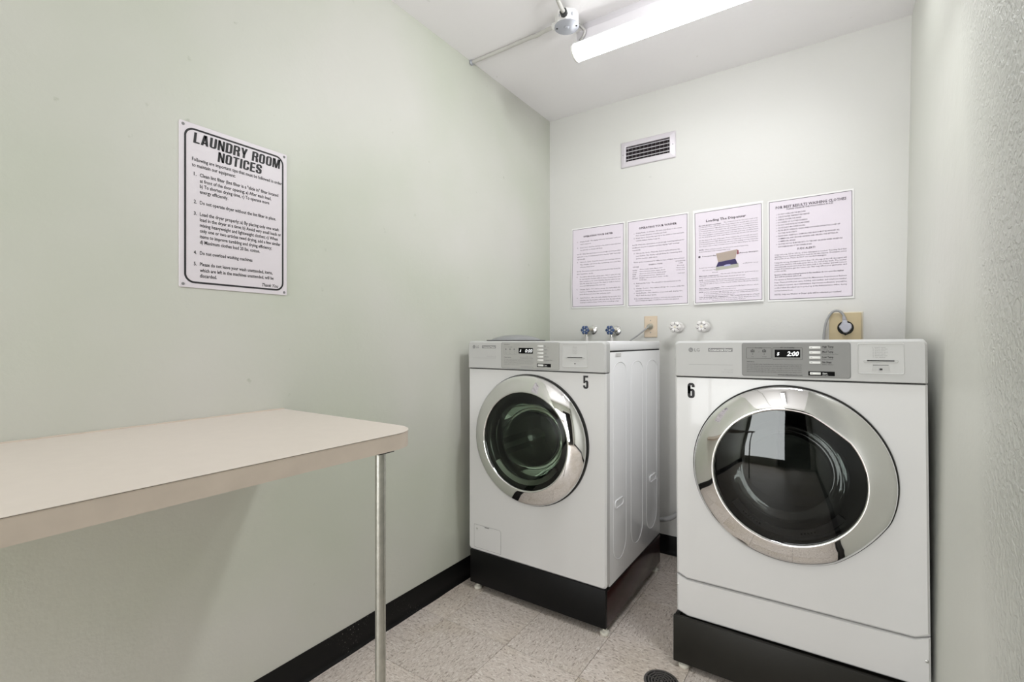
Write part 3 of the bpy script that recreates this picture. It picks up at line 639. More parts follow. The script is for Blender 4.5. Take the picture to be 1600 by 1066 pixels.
    # fixing screws
    for (sx, sz, yo) in ([(.678, .9134, -.002), (.004, .906, .002)] + ([(.678, .077, .0), (.004, .105, .002)] if not wsh else [])):
        q = MB(); q.rev((sx, yo - .001, sz), (0, -1, 0), [(.0001, .0005), (.0018, .0005), (.002, .0028), (.0046, .0022), (.005, -.004)], 16); q.build('screw', M['metal'], t)
    # big numeral
    if wsh: L = [dict(s='5', x=.588, z=.8056, h=.047, w=.0235, b=.035, res=6)]
    else: L = [dict(s='6', x=.043, z=.7958, h=.0495, w=.0240, b=.035, res=6)]
    flat('numeral', *(headline('5', .5880, .6110, .8056, .0524, -.0004, stem=.205) if wsh else headline('6', .0430, .0670, .7958, .0530, -.0004, stem=.205)), M['ink'], t, 'black numeral %s sticker' % ('5' if wsh else '6'))
    # --- the door
    lo_, hi_ = (radians(36), radians(69)); lo2_, hi2_ = (radians(-62), radians(-22))
    def rf(a, k):
        # in rev() with axis -y: u = z x (-y) = +x ... measured against the front view
        ang = a
        f1 = chord(ang, lo_, hi_, .75) if k >= 6 else 1
        f2 = chord(ang, lo2_, hi2_, .40) if k <= 3 else 1
        return 1 if wsh else f1 * f2
    q = MB(); q.rev((DCX, 0, DCZ), (0, -1, 0), [(.282, -.001), (.281, .007), (.274, .012), (.262, .010), (.205, .004), (.198, -.03)], 120, rf=lambda a, k: 1 if (wsh or k > 2) else chord(a, lo2_, hi2_, .40))
    q.build('door_seal', M['black'], t)
    prof = [(.268, .008), (.275, .012), (.2765, .018), (.2735, .0225), (.262, .029), (.245, .0365), (.228, .043), (.214, .0475), (.2095, .0485), (.2062, .0465), (.205, .040), (.203, .018)]
    q = MB(); q.rev((DCX, 0, DCZ), (0, -1, 0), prof, 120, rf=rf); q.build('door_ring', M['chrome'], t, smooth=55)
    # inner frame and glasses
    q = MB(); q.rev((DCX, 0, DCZ), (0, -1, 0), [(.205, .030), (.196, .031), (.178, .024), (.165, .010), (.160, -.02), (.165, -.03)], 72); fr = q.build('door_frame', M['black'], t)
    q = MB(); q.rev((DCX, 0, DCZ), (0, -1, 0), [(.166, .012), (.160, -.02), (.150, -.06), (.125, -.10), (.08, -.125), (.04, -.132), (.0001, -.134)], 72); q.build('door_bowl', M['bowl'], t, smooth=60)
    q = MB(); q.rev((DCX, 0, DCZ), (0, -1, 0), [(.2055, .041), (.18, .0455), (.14, .050), (.09, .0535), (.04, .0553), (.0001, .0558)], 72); q.build('door_glass', M['wglass'] if wsh else M['dglass'], t, smooth=60)
    # grey lint lip at the bottom of the inner frame with slots
    def arc(r0, r1, a0_, a1_, yq, n=24):
        q = MB(); vs = []
        for i in range(n + 1):
            a = radians(a0_ + (a1_ - a0_) * i / n)
            for r_, y_ in ((r0, yq), (r1, yq - .004), (r1, yq + .004), (r0, yq + .008)): vs.append((DCX + r_ * cos(a), y_, DCZ + r_ * sin(a)))
        fs = [(i * 4 + k, i * 4 + (k + 1) % 4, i * 4 + 4 + (k + 1) % 4, i * 4 + 4 + k) for i in range(n) for k in range(4)] + [(0, 1, 2, 3), tuple(n * 4 + k for k in range(4))]
        return q.add(vs, fs)
    q = arc(.166, .186, 215, 325, -.030); lip = q.build('lint_lip', M['lgrey'] if not wsh else M['metal'], t)
    if not wsh:
        for a_ in list(range(228, 249, 3)) + list(range(284, 297, 3)):
            a = radians(a_); c_ = Vector((DCX + .176 * cos(a), -.0335, DCZ + .176 * sin(a))); q = MB(); q.box(c_.x - .0022, c_.y - .001, c_.z - .0022, c_.x + .0022, c_.y + .001, c_.z + .0022); q.build('lint_slot', M['gap'], lip, smooth=0)
        q = arc(.199, .202, 158, 196, -.036); q.build('reflection_arc', M['chrome'], t)  # added arc stands in for a thin bright reflection line
    # drum behind the opening
    q = MB(); q.rev((DCX, 0, DCZ), (0, 1, 0), [(.196, .035), (.20, .06), (.20, .075), (.262, .078), (.265, .10), (.265, .50), (.25, .52), (.10, .54), (.0001, .535)], 56); drum = q.build('drum', M['drum'], t, smooth=40)
    q = MB(); q.rev((DCX, 0, DCZ), (0, 1, 0), [(.197, .030), (.186, .038), (.182, .055), (.19, .07), (.205, .074)], 56); q.build('drum_gasket', M['rubber'], t, smooth=50)
    for k in range(3):
        a = radians(80 + 120 * k); ca, sa = cos(a), sin(a); q = MB(); vs = []
        for yv in (.10, .50):
            for (rad, tw) in ((.266, -.045), (.225, -.012), (.225, .012), (.266, .045)): vs.append((DCX + rad * ca - tw * sa, yv, DCZ + rad * sa + tw * ca))
        q.add(vs, [(0, 1, 2, 3), (4, 7, 6, 5), (0, 4, 5, 1), (1, 5, 6, 2), (2, 6, 7, 3), (3, 7, 4, 0)]); q.build('baffle', M['metal'], drum)
    return t
make_machine('washing_machine', 'white front-loading washing machine marked with a black 5, in the left corner', (-1.424, YF, .180), 0, 'washer')
make_machine('tumble_dryer', 'white front-loading dryer marked with a black 6, by the right wall', (-.468, YF, .180), radians(-.5), 'dryer')

# plinths
def plinth(label, x0, x1, y0, y1, z0, z1, fm, sm):
    t = thing('machine_plinth', label, 'plinth', (x0, y0, 0)); w_, d_ = x1 - x0, y1 - y0
    q = MB(); q.box(0, 0, z0, w_, .016, z1, .002); q.build('front_board', fm, t)
    for xa in (0, w_ - .016): q = MB(); q.box(xa, .016, z0, xa + .016, d_ - .016, z1 - .012, .0015); q.build('side_board', sm, t)
    q = MB(); q.box(0, d_ - .016, z0, w_, d_, z1 - .012, .002); q.build('back_board', sm, t)
    q = MB(); q.box(.016, .016, z1 - .020, w_ - .016, d_ - .016, z1 - .006, .001)
    q.box(.002, .02, z1 - .012, .020, d_ - .004, z1 - .0005, .002); q.box(w_ - .020, .02, z1 - .012, w_ - .002, d_ - .004, z1 - .0005, .002); q.build('top_board', fm, t)
    for fx in (.032, w_ - .012 if fm is M['plinth'] else w_ - .04):
        for fy in (.02, d_ - .05):
            q = MB(); q.rev((fx, fy, 0), (0, 0, 1), [(.0001, 0), (.017, 0), (.019, .004), (.018, .012), (.010, .016), (.008, .018), (.008, z0 + .004), (.0001, z0 + .004)], 24); q.build('foot', M['foot'], t)
plinth('long black wooden plinth under the washing machine, with a maroon reflection painted in on its right side', -1.412, -.7385, 1.738, 2.432, .029, .180, M['plinth'], M['maroon'])
plinth('charcoal wooden plinth under the dryer by the right wall', -.4765, .204, 1.722, 2.432, .020, .180, M['plinth_d'], M['plinth'])

# ------------------------------------------------------------------ table
t = thing('laundry_table', 'beige laminate table along the left wall on a steel pole leg', 'table', (XL, -.95, 0))
TL, TW, TZ = 1.82, .625, .930
def top_outline(ins=0, n=10):
    r = .085 - ins; P = [(0.002, 0.0 + ins), (TW - ins, 0.0 + ins)]
    for i in range(n + 1): a = pi / 2 * i / n; P.append((TW - ins - r + r * cos(a), TL - ins - r + r * sin(a)))
    return P + [(0.002, TL - ins)]
def slab(mb, o, z0, z1, mi=0):
    n = len(o); mb.add([(x, y, z0) for x, y in o] + [(x, y, z1) for x, y in o], [tuple(range(n - 1, -1, -1)), tuple(n + i for i in range(n))] + [(i, (i + 1) % n, n + (i + 1) % n, n + i) for i in range(n)], mi); return mb
slab(MB(), top_outline(.0012), TZ - .0385, TZ - .0018).build('edge_band', M['edge'], t)
slab(MB(), top_outline(.0016), TZ - .0018, TZ - .0008).build('laminate_line', M['lamline'], t)
slab(MB(), top_outline(0), TZ - .0008, TZ).build('tabletop', M['lam'], t)
for ly in (1.705, .12):
    q = MB(); q.cyl((.600, ly, 0.004), (.600, ly, TZ - .0385), .0112, 24)
    q.rev((.600, ly, 0), (0, 0, 1), [(.0001, 0), (.017, 0), (.017, .012), (.0125, .018), (.0112, .019)], 24)
    lg = q.build('leg', M['galv'], t)
    q = MB(); q.box(.5875, ly - .022, TZ - .0415, .622, ly + .024, TZ - .0383, .0008); q.build('bracket', M['rubber'], lg)
    q = MB()
    for k in range(2): q.cyl((.600 + .0095, ly + .0062 - .0, .02), (.600 + .0095, ly + .0062, TZ - .042), .0022, 6) if k == 0 else None
    q.build('weld_seam', M['galv'], lg)
q = MB(); q.box(.002, .02, TZ - .06, .022, TL - .02, TZ - .0385, .002); q.build('wall_cleat', M['edge'], t)
q = MB(); q.tube([(.003, .0 + TL * i / 40, TZ + .001 + .0004 * sin(i * 2.3)) for i in range(41)], .0022, 6); q.build('caulk_line', M['edge'], t)

# ------------------------------------------------------------------ notice sign on the left wall
SW, SH = .3085, .4575
t = thing('notice_sign', 'large white laundry room notices sign screwed to the left wall', 'sign', (XL, .5705, 1.2985), (0, 0, radians(90)))
q = MB(); plate(q, rrect(0, 0, SW, SH, .004), -.0035, -.0003, .0006, None, 0, rrect(.0006, .0006, SW - .0006, SH - .0006, .0035)); q.build('panel', M['sign'], t)
vs, fs = frame_strip(rrect(.0115, .0125, SW - .0115, SH - .0125, .026, 10), rrect(.0168, .0178, SW - .0168, SH - .0178, .021, 10), -.0038)
flat('border', vs, [f for f in fs], M['ink'], t)
def S(s, u0, v, u1, h=.0102, b=.016, **k): return dict(s=s, x=u0 * SW, z=SH * (1 - v), h=h, w=(u1 - u0) * SW, b=b, res=2, **k)
flat('heading', *merge([headline('LAUNDRY ROOM', .115 * SW, .925 * SW, SH * (1 - .083), .0300, -.0039, .10), headline('NOTICES', .320 * SW, .733 * SW, SH * (1 - .158), .0290, -.0039, .10)]), M['ink'], t)
L = [S('Following are important tips that must be followed in order', .10, .214, .945), S('to maintain our equipment:', .10, .249, .477),
     S('1.', .115, .303, .137), S('Clean lint filter (lint filter is a "slide in" filter located', .165, .303, .905), S('at front of the door opening; a) After each load,', .165, .338, .83),
     S('b) To shorten drying time, c) To operate more', .165, .371, .81), S('energy efficiently.', .165, .405, .41),
     S('2.', .115, .472, .14), S('Do not operate dryer without the lint filter in place.', .165, .472, .88),
     S('3.', .115, .543, .14), S('Load the dryer properly; a) By placing only one wash', .165, .543, .91), S('load in the dryer at a time; b) Avoid very small loads or', .165, .577, .935),
     S('mixing heavyweight and lightweight clothes; c) When', .165, .611, .90), S('only one or two articles need drying, add a few similar', .165, .645, .93),
     S('items to improve tumbling and drying efficiency;', .165, .68, .835), S('d) Maximum clothes load 20 lbs. cotton.', .165, .715, .715),
     S('4.', .115, .782, .14), S('Do not overload washing machines', .165, .782, .64),
     S('5.', .115, .851, .14), S('Please do not leave your wash unattended, items,', .165, .851, .845), S('which are left in the machines unattended, will be', .165, .888, .855), S('discarded.', .165, .922, .31),
     S('Thank You', .735, .940, .905, .0105, .016, sh=.3)]
flat('lettering', *lettering(L, -.0039), M['ink'], t)
for (u, v) in ((.03, .02), (.97, .02), (.03, .98), (.97, .98)):
    q = MB(); q.rev((u * SW, -.0034, (1 - v) * SH), (0, -1, 0), [(.0001, .001), (.0012, .001), (.0015, .0018), (.0035, .0014), (.0042, 0)], 14); q.build('screw', M['greyink'], t)

# ------------------------------------------------------------------ instruction sheets on the back wall
def sheet(label, x0, z0, wd, ht, rot, off, lines, extra=None, border=(.006, .008), name='instruction_sheet'):
    t = thing(name, label, 'paper sheet', (x0, YB, z0), (0, rot, 0), 'printed instruction sheets taped to the back wall')
    def o(a, c): return -off(max(0, min(1, a / wd)), max(0, min(1, c / ht)))
    NU, NV = 14, 20; vs = []; fs = []
    for dy in (0, .0006):
        for j in range(NV + 1):
            for i in range(NU + 1): a, c = wd * i / NU, ht * j / NV; vs.append((a, o(a, c) + dy, c))
    n1 = (NU + 1) * (NV + 1)
    for j in range(NV):
        for i in range(NU):
            k = j * (NU + 1) + i; fs.append((k, k + 1, k + NU + 2, k + NU + 1)); fs.append((n1 + k, n1 + k + NU + 1, n1 + k + NU + 2, n1 + k + 1))
    rim = [i for i in range(NU + 1)] + [(j + 1) * (NU + 1) - 1 for j in range(1, NV + 1)] + [NV * (NU + 1) + i for i in range(NU - 1, -1, -1)] + [j * (NU + 1) for j in range(NV - 1, 0, -1)]
    for i in range(len(rim)): a, b = rim[i], rim[(i + 1) % len(rim)]; fs.append((a, n1 + a, n1 + b, b))
    MB().add(vs, fs).build('page', M['paperedge'], t, smooth=60)
    if not lines and not extra: return t
    bi, bj = border
    def strip(a0, c0, a1, c1, n=24, y=-.0011):
        vs = []; 
        for i in range(n + 1):
            f = i / n
            if a1 - a0 > c1 - c0: p = [(a0 + (a1 - a0) * f, c0), (a0 + (a1 - a0) * f, c1)]
            else: p = [(a1, c0 + (c1 - c0) * f), (a0, c0 + (c1 - c0) * f)]
            vs += [(a, y + o(a, c), c) for a, c in p]
        return vs, [(2 * i, 2 * i + 2, 2 * i + 3, 2 * i + 1) for i in range(n)]
    # tinted field inside the border
    vs = []; fs = []
    for j in range(NV + 1):
        for i in range(NU + 1):
            a, c = bi + (wd - 2 * bi) * i / NU, bj + (ht - 2 * bj) * j / NV; vs.append((a, o(a, c) - .0006, c))
    for j in range(NV):
        for i in range(NU): k = j * (NU + 1) + i; fs.append((k, k + 1, k + NU + 2, k + NU + 1))
    f_ = flat('printed_field', vs, fs, M['paper'], t)
    th = .0022
    flat('border', *merge([strip(bi, bj, wd - bi, bj + th), strip(bi, ht - bj - th, wd - bi, ht - bj), strip(bi, bj, bi + th, ht - bj), strip(wd - bi - th, bj, wd - bi, ht - bj)]), M['softink'], t)
    if lines: flat('lettering', *lettering([dict(s=s_, x=u * wd, z=(1 - v) * ht, h=h, w=None if u1 is None else (u1 - u) * wd, b=b_, al=al) for (s_, u, v, u1, h, b_, al) in lines], -.0013, o), M['softink'], t)
    if extra:
        for nm, m_, polys in extra:
            V = []; F = []
            for poly in polys:
                b0 = len(V); V += [(u * wd, -.0016 - .0003 * (m_ is not M['pic_grey']) + o(u * wd, (1 - v) * ht), (1 - v) * ht) for u, v in poly]; F.append(tuple(range(b0, len(V))))
            MBo = flat(nm, V, [f[::-1] for f in F], m_, t)
    return t
B = lambda s, u, v, u1, h=.0062, b=.006, al='l': (s, u, v, u1, h, b, al)
sm = .0058
dl = [B('OPERATING YOUR DRYER', .23, .115, .79, .0105, .03),
 B('1.', .11, .175, .13), B('Display Ready - The display will show "card pulse" until your', .17, .175, .93), B('card is inserted.', .17, .207, .38),
 B('2.', .11, .25, .13), B('Insert Card - Push the card up to the mark to open and then', .17, .25, .93), B('the amount on display will drop.', .17, .280, .60),
 B('NOTE: When the card balance is not enough, inserting another', .11, .33, .93), B('will add on for 5 minutes and then display "add" message', .11, .362, .93), B('repeatedly.', .11, .392, .27),
 B('3.', .11, .43, .13), B('Select the Cycle - Press the desired cycle and heat wanted.', .17, .43, .93), B('The display will show the remaining time and the', .17, .462, .93), B('selected heat level.', .17, .492, .45),
 B('NOTE: The heat is started on the remaining time that shows for', .11, .545, .93), B('the machine cycle.', .11, .577, .43),
 B('4.', .11, .615, .13), B('You will be able to take out an item - After a cycle you may', .17, .615, .93), B('be opening the machine after it stops. Drying stops and', .17, .643, .93), B('time remains to be used. Articles may be added at any', .17, .671, .93), B('time the drum has stopped. The dryer is ready to resume', .17, .699, .93), B('once you have pressed the start key.', .17, .727, .66),
 B('5.', .11, .77, .13), B('Change Cycle - You cannot change the cycle while the', .17, .77, .93), B('machine is running. But you may at any point the machine', .17, .80, .93), B('press the key and restart the cycle you need.', .17, .83, .75),
 B('6.', .11, .875, .13), B('Cycle Finished - After the cycle display of your cycle time', .17, .875, .93), B('running out, the machine will stop after the last of the', .17, .903, .93), B('load has cooled to keep clothes from wrinkling today.', .17, .931, .90)]
sheet('printed sheet headed OPERATING YOUR DRYER, nearest the room corner', -1.3290, 1.3475, .3345, .4830, radians(0), lambda u, v: .0025 + .010 * math.exp(-((v - .30) / .22) ** 2) * (1 - u) ** 2 + .004 * math.exp(-((v - .3) / .2) ** 2) * u, dl)
wl = [B('OPERATING YOUR WASHER', .20, .105, .82, .0115, .03),
 B('1.', .12, .165, .135), B('Display Ready - In all lower - the cycle stops Done on the screen.', .155, .16, .90), B('Price shown the price of cycles per load.', .155, .19, .66),
 B('2.', .12, .22, .135), B('Insert Card - Insert the card up to the mark to start and wait', .155, .22, .93), B('until the balance displays to go on.', .155, .25, .55),
 B('NOTE: When the card balance is not enough, inserting payment for', .095, .30, .935), B('insufficient time for 5 minutes and then display "add" message', .095, .33, .86), B('repeatedly.', .095, .36, .235),
 B('3.', .12, .40, .135), B('Choose the Cycle - Press the desired cycle and press the', .155, .40, .87), B('start button. The display will tell show the remaining time', .155, .432, .90), B('and the machine cycle status.', .155, .462, .51),
 B('These cycles recommend for different type of fabric and soil level', .115, .505, .935), B('SUGGESTED', .80, .535, .955, .005), B('FABRIC TYPE', .37, .545, .59, .0068), B('CYCLE', .10, .56, .20, .0068), B('USE', .85, .558, .91, .005),
 B('WHITES', .095, .60, .17, .005), B('Whites, towels, sheets, diapers, shirts', .215, .592, .59, .005), B('Normal', .825, .585, .93, .005),
 B('COLORS', .095, .624, .165, .005), B('Shirts, blouses, pants, jeans, denim', .215, .617, .635, .005), B('Warm wash', .81, .61, .945, .005),
 B('PERM', .095, .648, .15, .005), B('Sheer, no iron cottons, linens, polys', .215, .642, .65, .005), B('Cold rinse', .81, .634, .945, .005),
 B('KNIT', .095, .672, .145, .005), B('Permanent press, synthetics', .215, .667, .63, .005), B('BRIGHT', .095, .696, .18, .005), B('Bright colored items, knits, socks', .215, .692, .68, .005), B('Cold wash', .83, .672, .94, .005), B('Delicates', .215, .716, .33, .005),
 B('4.', .115, .755, .13), B('Add Laundry Soap - The amount to use instructed on the', .15, .755, .88), B('label.', .15, .783, .21),
 B('5.', .115, .815, .13), B('Change Course - You cannot change the course while the', .15, .815, .93), B('machine is running.', .15, .842, .40),
 B('6.', .115, .87, .13), B('Cycle Finish - The machine stops and will display the', .15, .87, .90), B('"End" until the door opens.', .15, .898, .49),
 B('If the washer vibrates out of balance and stop the washer before', .12, .935, .90, .0056), B('cannot happen again, it will let a load be prepared.', .135, .958, .85, .0056)]
wl = [(s, u, .08 + (v - .08) * .965, u1, h, b, al) for (s, u, v, u1, h, b, al) in wl]
sheet('printed sheet headed OPERATING YOUR WASHER, with a small fabric table', -.9775, 1.3400, .3365, .4905, radians(-.2), lambda u, v: .003 + .006 * math.exp(-((v - .55) / .3) ** 2) * abs(u - .5) * 2, wl)
# third position: an older sheet peeking out behind
sheet('blank-looking paper edge peeking out behind the dispenser sheet', -.6215, 1.3605, .33, .4740, 0, lambda u, v: .0015, None)
def rows(v0, n, dv, u0=.08, u1=.93, last=None, h=.0050):
    src = ['The center detergent compartment is used for main wash cycle soap and will be rinsed', 'into the drum at the start of the wash. Please measure the amount with care as per', 'load size and soil level. High efficiency powder or liquid soap is recommended here', 'for front load machines. Too much soap will cause over sudsing and may extend the', 'time of your cycle or leave a residue on your clothes. Never fill past the max line']
    R = []
    for k in range(n):
        R.append(B(src[(k + int(v0 * 37)) % 5], u0, v0 + k * dv, (last if (last and k == n - 1) else u1), h))
    return R
ll = [B('Loading The Dispenser', .19, .115, .77, .0125, .03), B('Main wash detergent compartment -', .08, .160, .42, .006, .02), B('The compartment for the main wash soap', .45, .155, .93, .005)] + rows(.178, 6, .0215) \
   + rows(.318, 4, .0215) + [B('NOTE:', .08, .42, .15, .0055, .03), B('Fabric softener powder should not be used in liquid tray.', .17, .42, .80, .005), B('Remove the insert tray if using powder soap.', .08, .440, .55, .005),
     B('Detergent dispenser for use with high efficiency detergent', .13, .490, .93, .0062, .02),
     B('Pre wash soap, main wash tray', .08, .612, .33, .0045), B('softener tray', .72, .600, .93, .0045), B('(do not over fill)', .13, .640, .33, .0045), B('bleach', .28, .668, .36, .0045),
     B('Main wash compartment -', .08, .700, .38, .006, .02), B('The amount of soap used for each load above', .40, .690, .93, .005)] + rows(.718, 1, .02, last=.75) + [B('NOTE:', .08, .745, .14, .0055, .03)] + rows(.745, 1, .02, .16, .75) + rows(.764, 3, .019, .09, .93, .18) \
   + [B('Fabric softener compartment -', .08, .832, .39, .006, .02), B('This compartment holds liquid softener, which', .41, .826, .93, .005)] + rows(.848, 1, .02, last=.62) + [B('NOTE:', .08, .872, .14, .0055, .03)] + rows(.872, 3, .018, .15, .93, .6) \
   + [B('Color protecting bleach compartment -', .08, .926, .52, .006, .02), B('This compartment may be of liquid', .54, .922, .94, .0055, .01)] + rows(.943, 1, .016, .08, .94) + [B('The machine must be rinsed after bleach. Thank you', .27, .962, .75, .0045)]
pic = [('picture', M['pic_tan'], [[(.335, .475), (.645, .452), (.615, .545), (.365, .565)]]),
       ('picture_tray', M['pic_dark'], [[(.365, .567), (.615, .547), (.645, .60), (.335, .615)]]),
       ('picture_drawer', M['pic_grey'], [[(.335, .605), (.655, .592), (.66, .635), (.33, .652)]]),
       ('picture_panel', M['pic_blue'], [[(.455, .575), (.545, .569), (.545, .612), (.45, .618)], [(.375, .595), (.425, .59), (.425, .612), (.37, .617)], [(.57, .575), (.605, .571), (.61, .60), (.58, .604)]]),
       ('picture_mark', M['pic_red'], [[(.64, .458), (.66, .462), (.662, .50), (.64, .505)]]),
       ('bullet', M['softink'], [[(.085 + .017 * cos(-a * pi / 6), .492 + .012 * sin(-a * pi / 6)) for a in range(12)]])]
sheet('printed sheet headed Loading The Dispenser, with a small colour picture of a drawer', -.6125, 1.3395, .3240, .4870, radians(-.6), lambda u, v: .0035 + .010 * (1 - v) ** 3, ll, pic)
rl = [B('FOR BEST RESULTS WASHING CLOTHES', .10, .080, .92, .0125, .03), B('PLEASE OBSERVE THE FOLLOWING RULES', .235, .107, .775, .0070, .02)]
items = [('DO NOT OVERLOAD THE MACHINE', .46), ('CHECK WATER TEMPERATURE NEEDED', .51), ('CHECK WATER FOR RINSE', .41), ('DO AHEAD OF CLOTHES SOAKING', .48), ('DO NOT WASH RUGS IN THE MACHINES', .505), ('CLOSE LIGHT MACHINE DOORS', .455), ('FILTER MUST OPERATE CLEAN AND SOFTENER IS FOR FULL LOAD OF', .85), ('CLOTHES IN PROPERTY', .36),
         ('PLEASE READ CAREFULLY, CHEMICALS AND BLEACH MUST BE HANDLED ALL', .845), ('COMMERCIAL AND SECOND HANDED AND SPECIFIC THE SETTING IN', .825), ('COMMERCIAL APPLIES', .34), ('CLOTHES SHOULD BE MOVED INTO TO THE UNIT OR DRYER WHEN ON BEFORE', .875), ('ANY DAMAGE AND IT THE OWNERS RULES', .53)]
for k, (s_, u1) in enumerate(items):
    rl.append(B(s_, .13, .150 + k * .0272, u1, .0062, .012))
    if k in (0, 1, 2, 3, 4, 5, 6, 8, 11): rl.append(B('-', .105, .150 + k * .0272, .118, .0062, .02))
rl.append(B('SUDS ALERT!', .36, .512, .57, .0092, .02))
def para(L0, v0, dv, lst, h=.0062, b=.008): return [B(s_, .085, v0 + k * dv, u1, h, b) for k, (s_, u1) in enumerate(lst)]
rl += para(0, .555, .021, [('Only add soap 1/2 to 1/4 oz. of this detergent is needed. You may find that', .92), ('washing of your items in machines must be set this manner. Detergent comes', .92), ('all at point of use. Please do NOT use standard detergent.', .70)])
rl += para(0, .635, .0215, [('Using the wrong detergent is more than 1/2 of a cup of the HE detergent will', .92), ('cause your machine will make your dirt to the end of the wash. The washer', .92), ('automatically senses and stops the extra suds in the washer and will remove', .92), ('longer if needed to get the extra out. This may affect your garments, and', .92), ('problem with film.', .23)])
rl += para(0, .757, .0205, [('Because of the extra sudsing features in the machines do not open the washer', .89), ('door until the previous cycle is off.', .41)], .0062, .02)
rl += para(0, .806, .0275, [('For service or Refund matters contact the Maintenance Department at Business', .92), ('Days. Please provide your name, building, unit number, and telephone number', .92), ('For Refund requests, upon maintenance department verification, you will be', .92), ('notified when the refund can be picked up at the Administration Office, during', .92), ('normal business hours.', .31)])
rl.append(B('NOTE: Only one Washer or Dryer cycle will be refunded per resident!', .085, .955, .86, .0068, .015))
rl = [(s, u, .075 + (v - .075) * .975, u1, h, b, al) for (s, u, v, u1, h, b, al) in rl]
sheet('printed sheet headed FOR BEST RESULTS WASHING CLOTHES, nearest the right wall', -.2715, 1.3400, .3400, .4880, radians(-.2), lambda u, v: .0025 + .003 * (1 - v) * u, rl)

# ------------------------------------------------------------------ vent register
t = thing('vent_register', 'white metal air vent with dark louvres high on the back wall', 'vent', (-1.0146, YB, 2.1347))
VW, VH = .305, .1425
q = MB(); o1 = rrect(0, 0, VW, VH, .002, 2); o2 = rrect(.004, .004, VW - .004, VH - .004, .002, 2); o3 = rrect(.030, .029, VW - .030, VH - .029, .001, 2); n_ = len(o1)
vs = [(x, 0, z) for x, z in o1] + [(x, -.006, z) for x, z in o1] + [(x, -.009, z) for x, z in o2] + [(x, -.0135, z) for x, z in rrect(.026, .025, VW - .026, VH - .025, .001, 2)] + [(x, -.0125, z) for x, z in o3] + [(x, -.0005, z) for x, z in o3]
q.add(vs, [(k * n_ + i, k * n_ + (i + 1) % n_, (k + 1) * n_ + (i + 1) % n_, (k + 1) * n_ + i) for k in range(5) for i in range(n_)]); q.build('frame', M['vent'], t, smooth=15)
q = MB(); q.box(.028, -.0012, .027, VW - .028, -.0004, VH - .027); q.build('duct', M['dark'], t)
for k in range(4):
    z = .038 + k * .0205; q = MB(); vs = [(.030, -.012, z), (VW - .030, -.012, z), (VW - .030, -.0035, z + .007), (.030, -.0035, z + .007), (.030, -.012, z + .0016), (VW - .030, -.012, z + .0016), (VW - .030, -.0035, z + .0086), (.030, -.0035, z + .0086)]
    q.add(vs, [(0, 1, 2, 3), (4, 7, 6, 5), (0, 4, 5, 1), (1, 5, 6, 2), (2, 6, 7, 3), (3, 7, 4, 0)]); q.build('louvre', M['vent'], t, smooth=0)
for k in range(11):
    x = .042 + k * .0221; q = MB(); q.box(x, -.0030, .029, x + .0012, -.0012, VH - .029); q.build('fin', M['greyink'], t, smooth=0)
for x in (.013, VW - .013): q = MB(); q.rev((x, -.0105, VH / 2), (0, -1, 0), [(.0001, .0015), (.0028, .001), (.0034, -.003)], 12); q.build('screw', M['greyink'], t)

# ------------------------------------------------------------------ ceiling fixtures
def light(label, loc, rotz, L, lm):
    t = thing('ceiling_light', label, 'light', loc, (0, 0, rotz))          # local x along the tube, z = 0 at the ceiling
    q = MB(); q.box(.05, .018, -.040, L - .03, .074, 0, .001); q.build('mounting_channel', M['fixture'], t)
    q = MB(); q.box(.028, .001, -.082, L, .091, -.040, .002); q.build('housing', M['fixture'], t, smooth=0)
    q = MB(); q.box(.012, -.003, -.086, L, .095, -.082, .001); q.build('rim', M['fixture_hi'], t)
    prof = [(.004, -.0862), (.003, -.092)] + [(.046 - .044 * cos(a), -.097 - .034 * sin(a)) for a in [pi * i / 14 for i in range(15)]] + [(.089, -.092), (.088, -.0862)]
    def ext(x0, x1, P):
        q = MB(); n = len(P); q.add([(x0, y, z) for y, z in P] + [(x1, y, z) for y, z in P], [tuple(range(n)), tuple(n + i for i in range(n - 1, -1, -1))] + [(i, n + i, n + (i + 1) % n, (i + 1) % n) for i in range(n)]); return q
    ext(.007, L - .004, prof).build('diffuser', lm, t, smooth=40)
    P2 = [(.046 + (y - .046) * 1.05, z if z > -.095 else -.097 + (z + .097) * 1.07) for y, z in prof]
    for x0 in (0, L - .005): ext(x0, x0 + .0068, P2).build('end_cap', M['endcap'], t)
    return t
light('long fluorescent ceiling light running across above the machines', (-.958, 1.870, ZC), 0, 1.21, M['lamp1'])
light('fluorescent ceiling light further back in the room, behind the viewpoint', (-.30, -.85, ZC), radians(90), 1.21, M['lamp2'])

# junction box and conduits
t = thing('junction_box', 'white octagonal junction box with grey cover beside the ceiling light', 'electrical box', (-.940, 1.800, ZC))
q = MB(); q.rev((0, 0, 0), (0, 0, -1), [(.0001, 0), (.050, 0), (.050, .048), (.0001, .048)], 8, a0=pi / 8); q.build('box', M['jbox'], t, smooth=20)
q = MB(); q.rev((0, 0, 0), (0, 0, -1), [(.0001, .048), (.052, .048), (.052, .0505), (.012, .0505), (.009, .054), (.0001, .0545)], 16, a0=pi / 8); cv = q.build('cover', M['jcover'], t, smooth=20)
for a in (20, 200): q = MB(); q.rev((.041 * cos(radians(a)), .041 * sin(radians(a)), -.0505), (0, 0, -1), [(.0001, .002), (.004, .0015), (.0045, 0)], 10); q.build('screw', M['rubber'], cv)
for a, nm in ((180, 'connector'), (-75, 'connector')):
    d = Vector((cos(radians(a)), sin(radians(a)), 0)); q = MB(); q.cyl(d * .049 + Vector((0, 0, -.026)), d * .066 + Vector((0, 0, -.026)), .0155, 8); q.build(nm, M['rubber'] if a != 180 else M['jbox'], t)
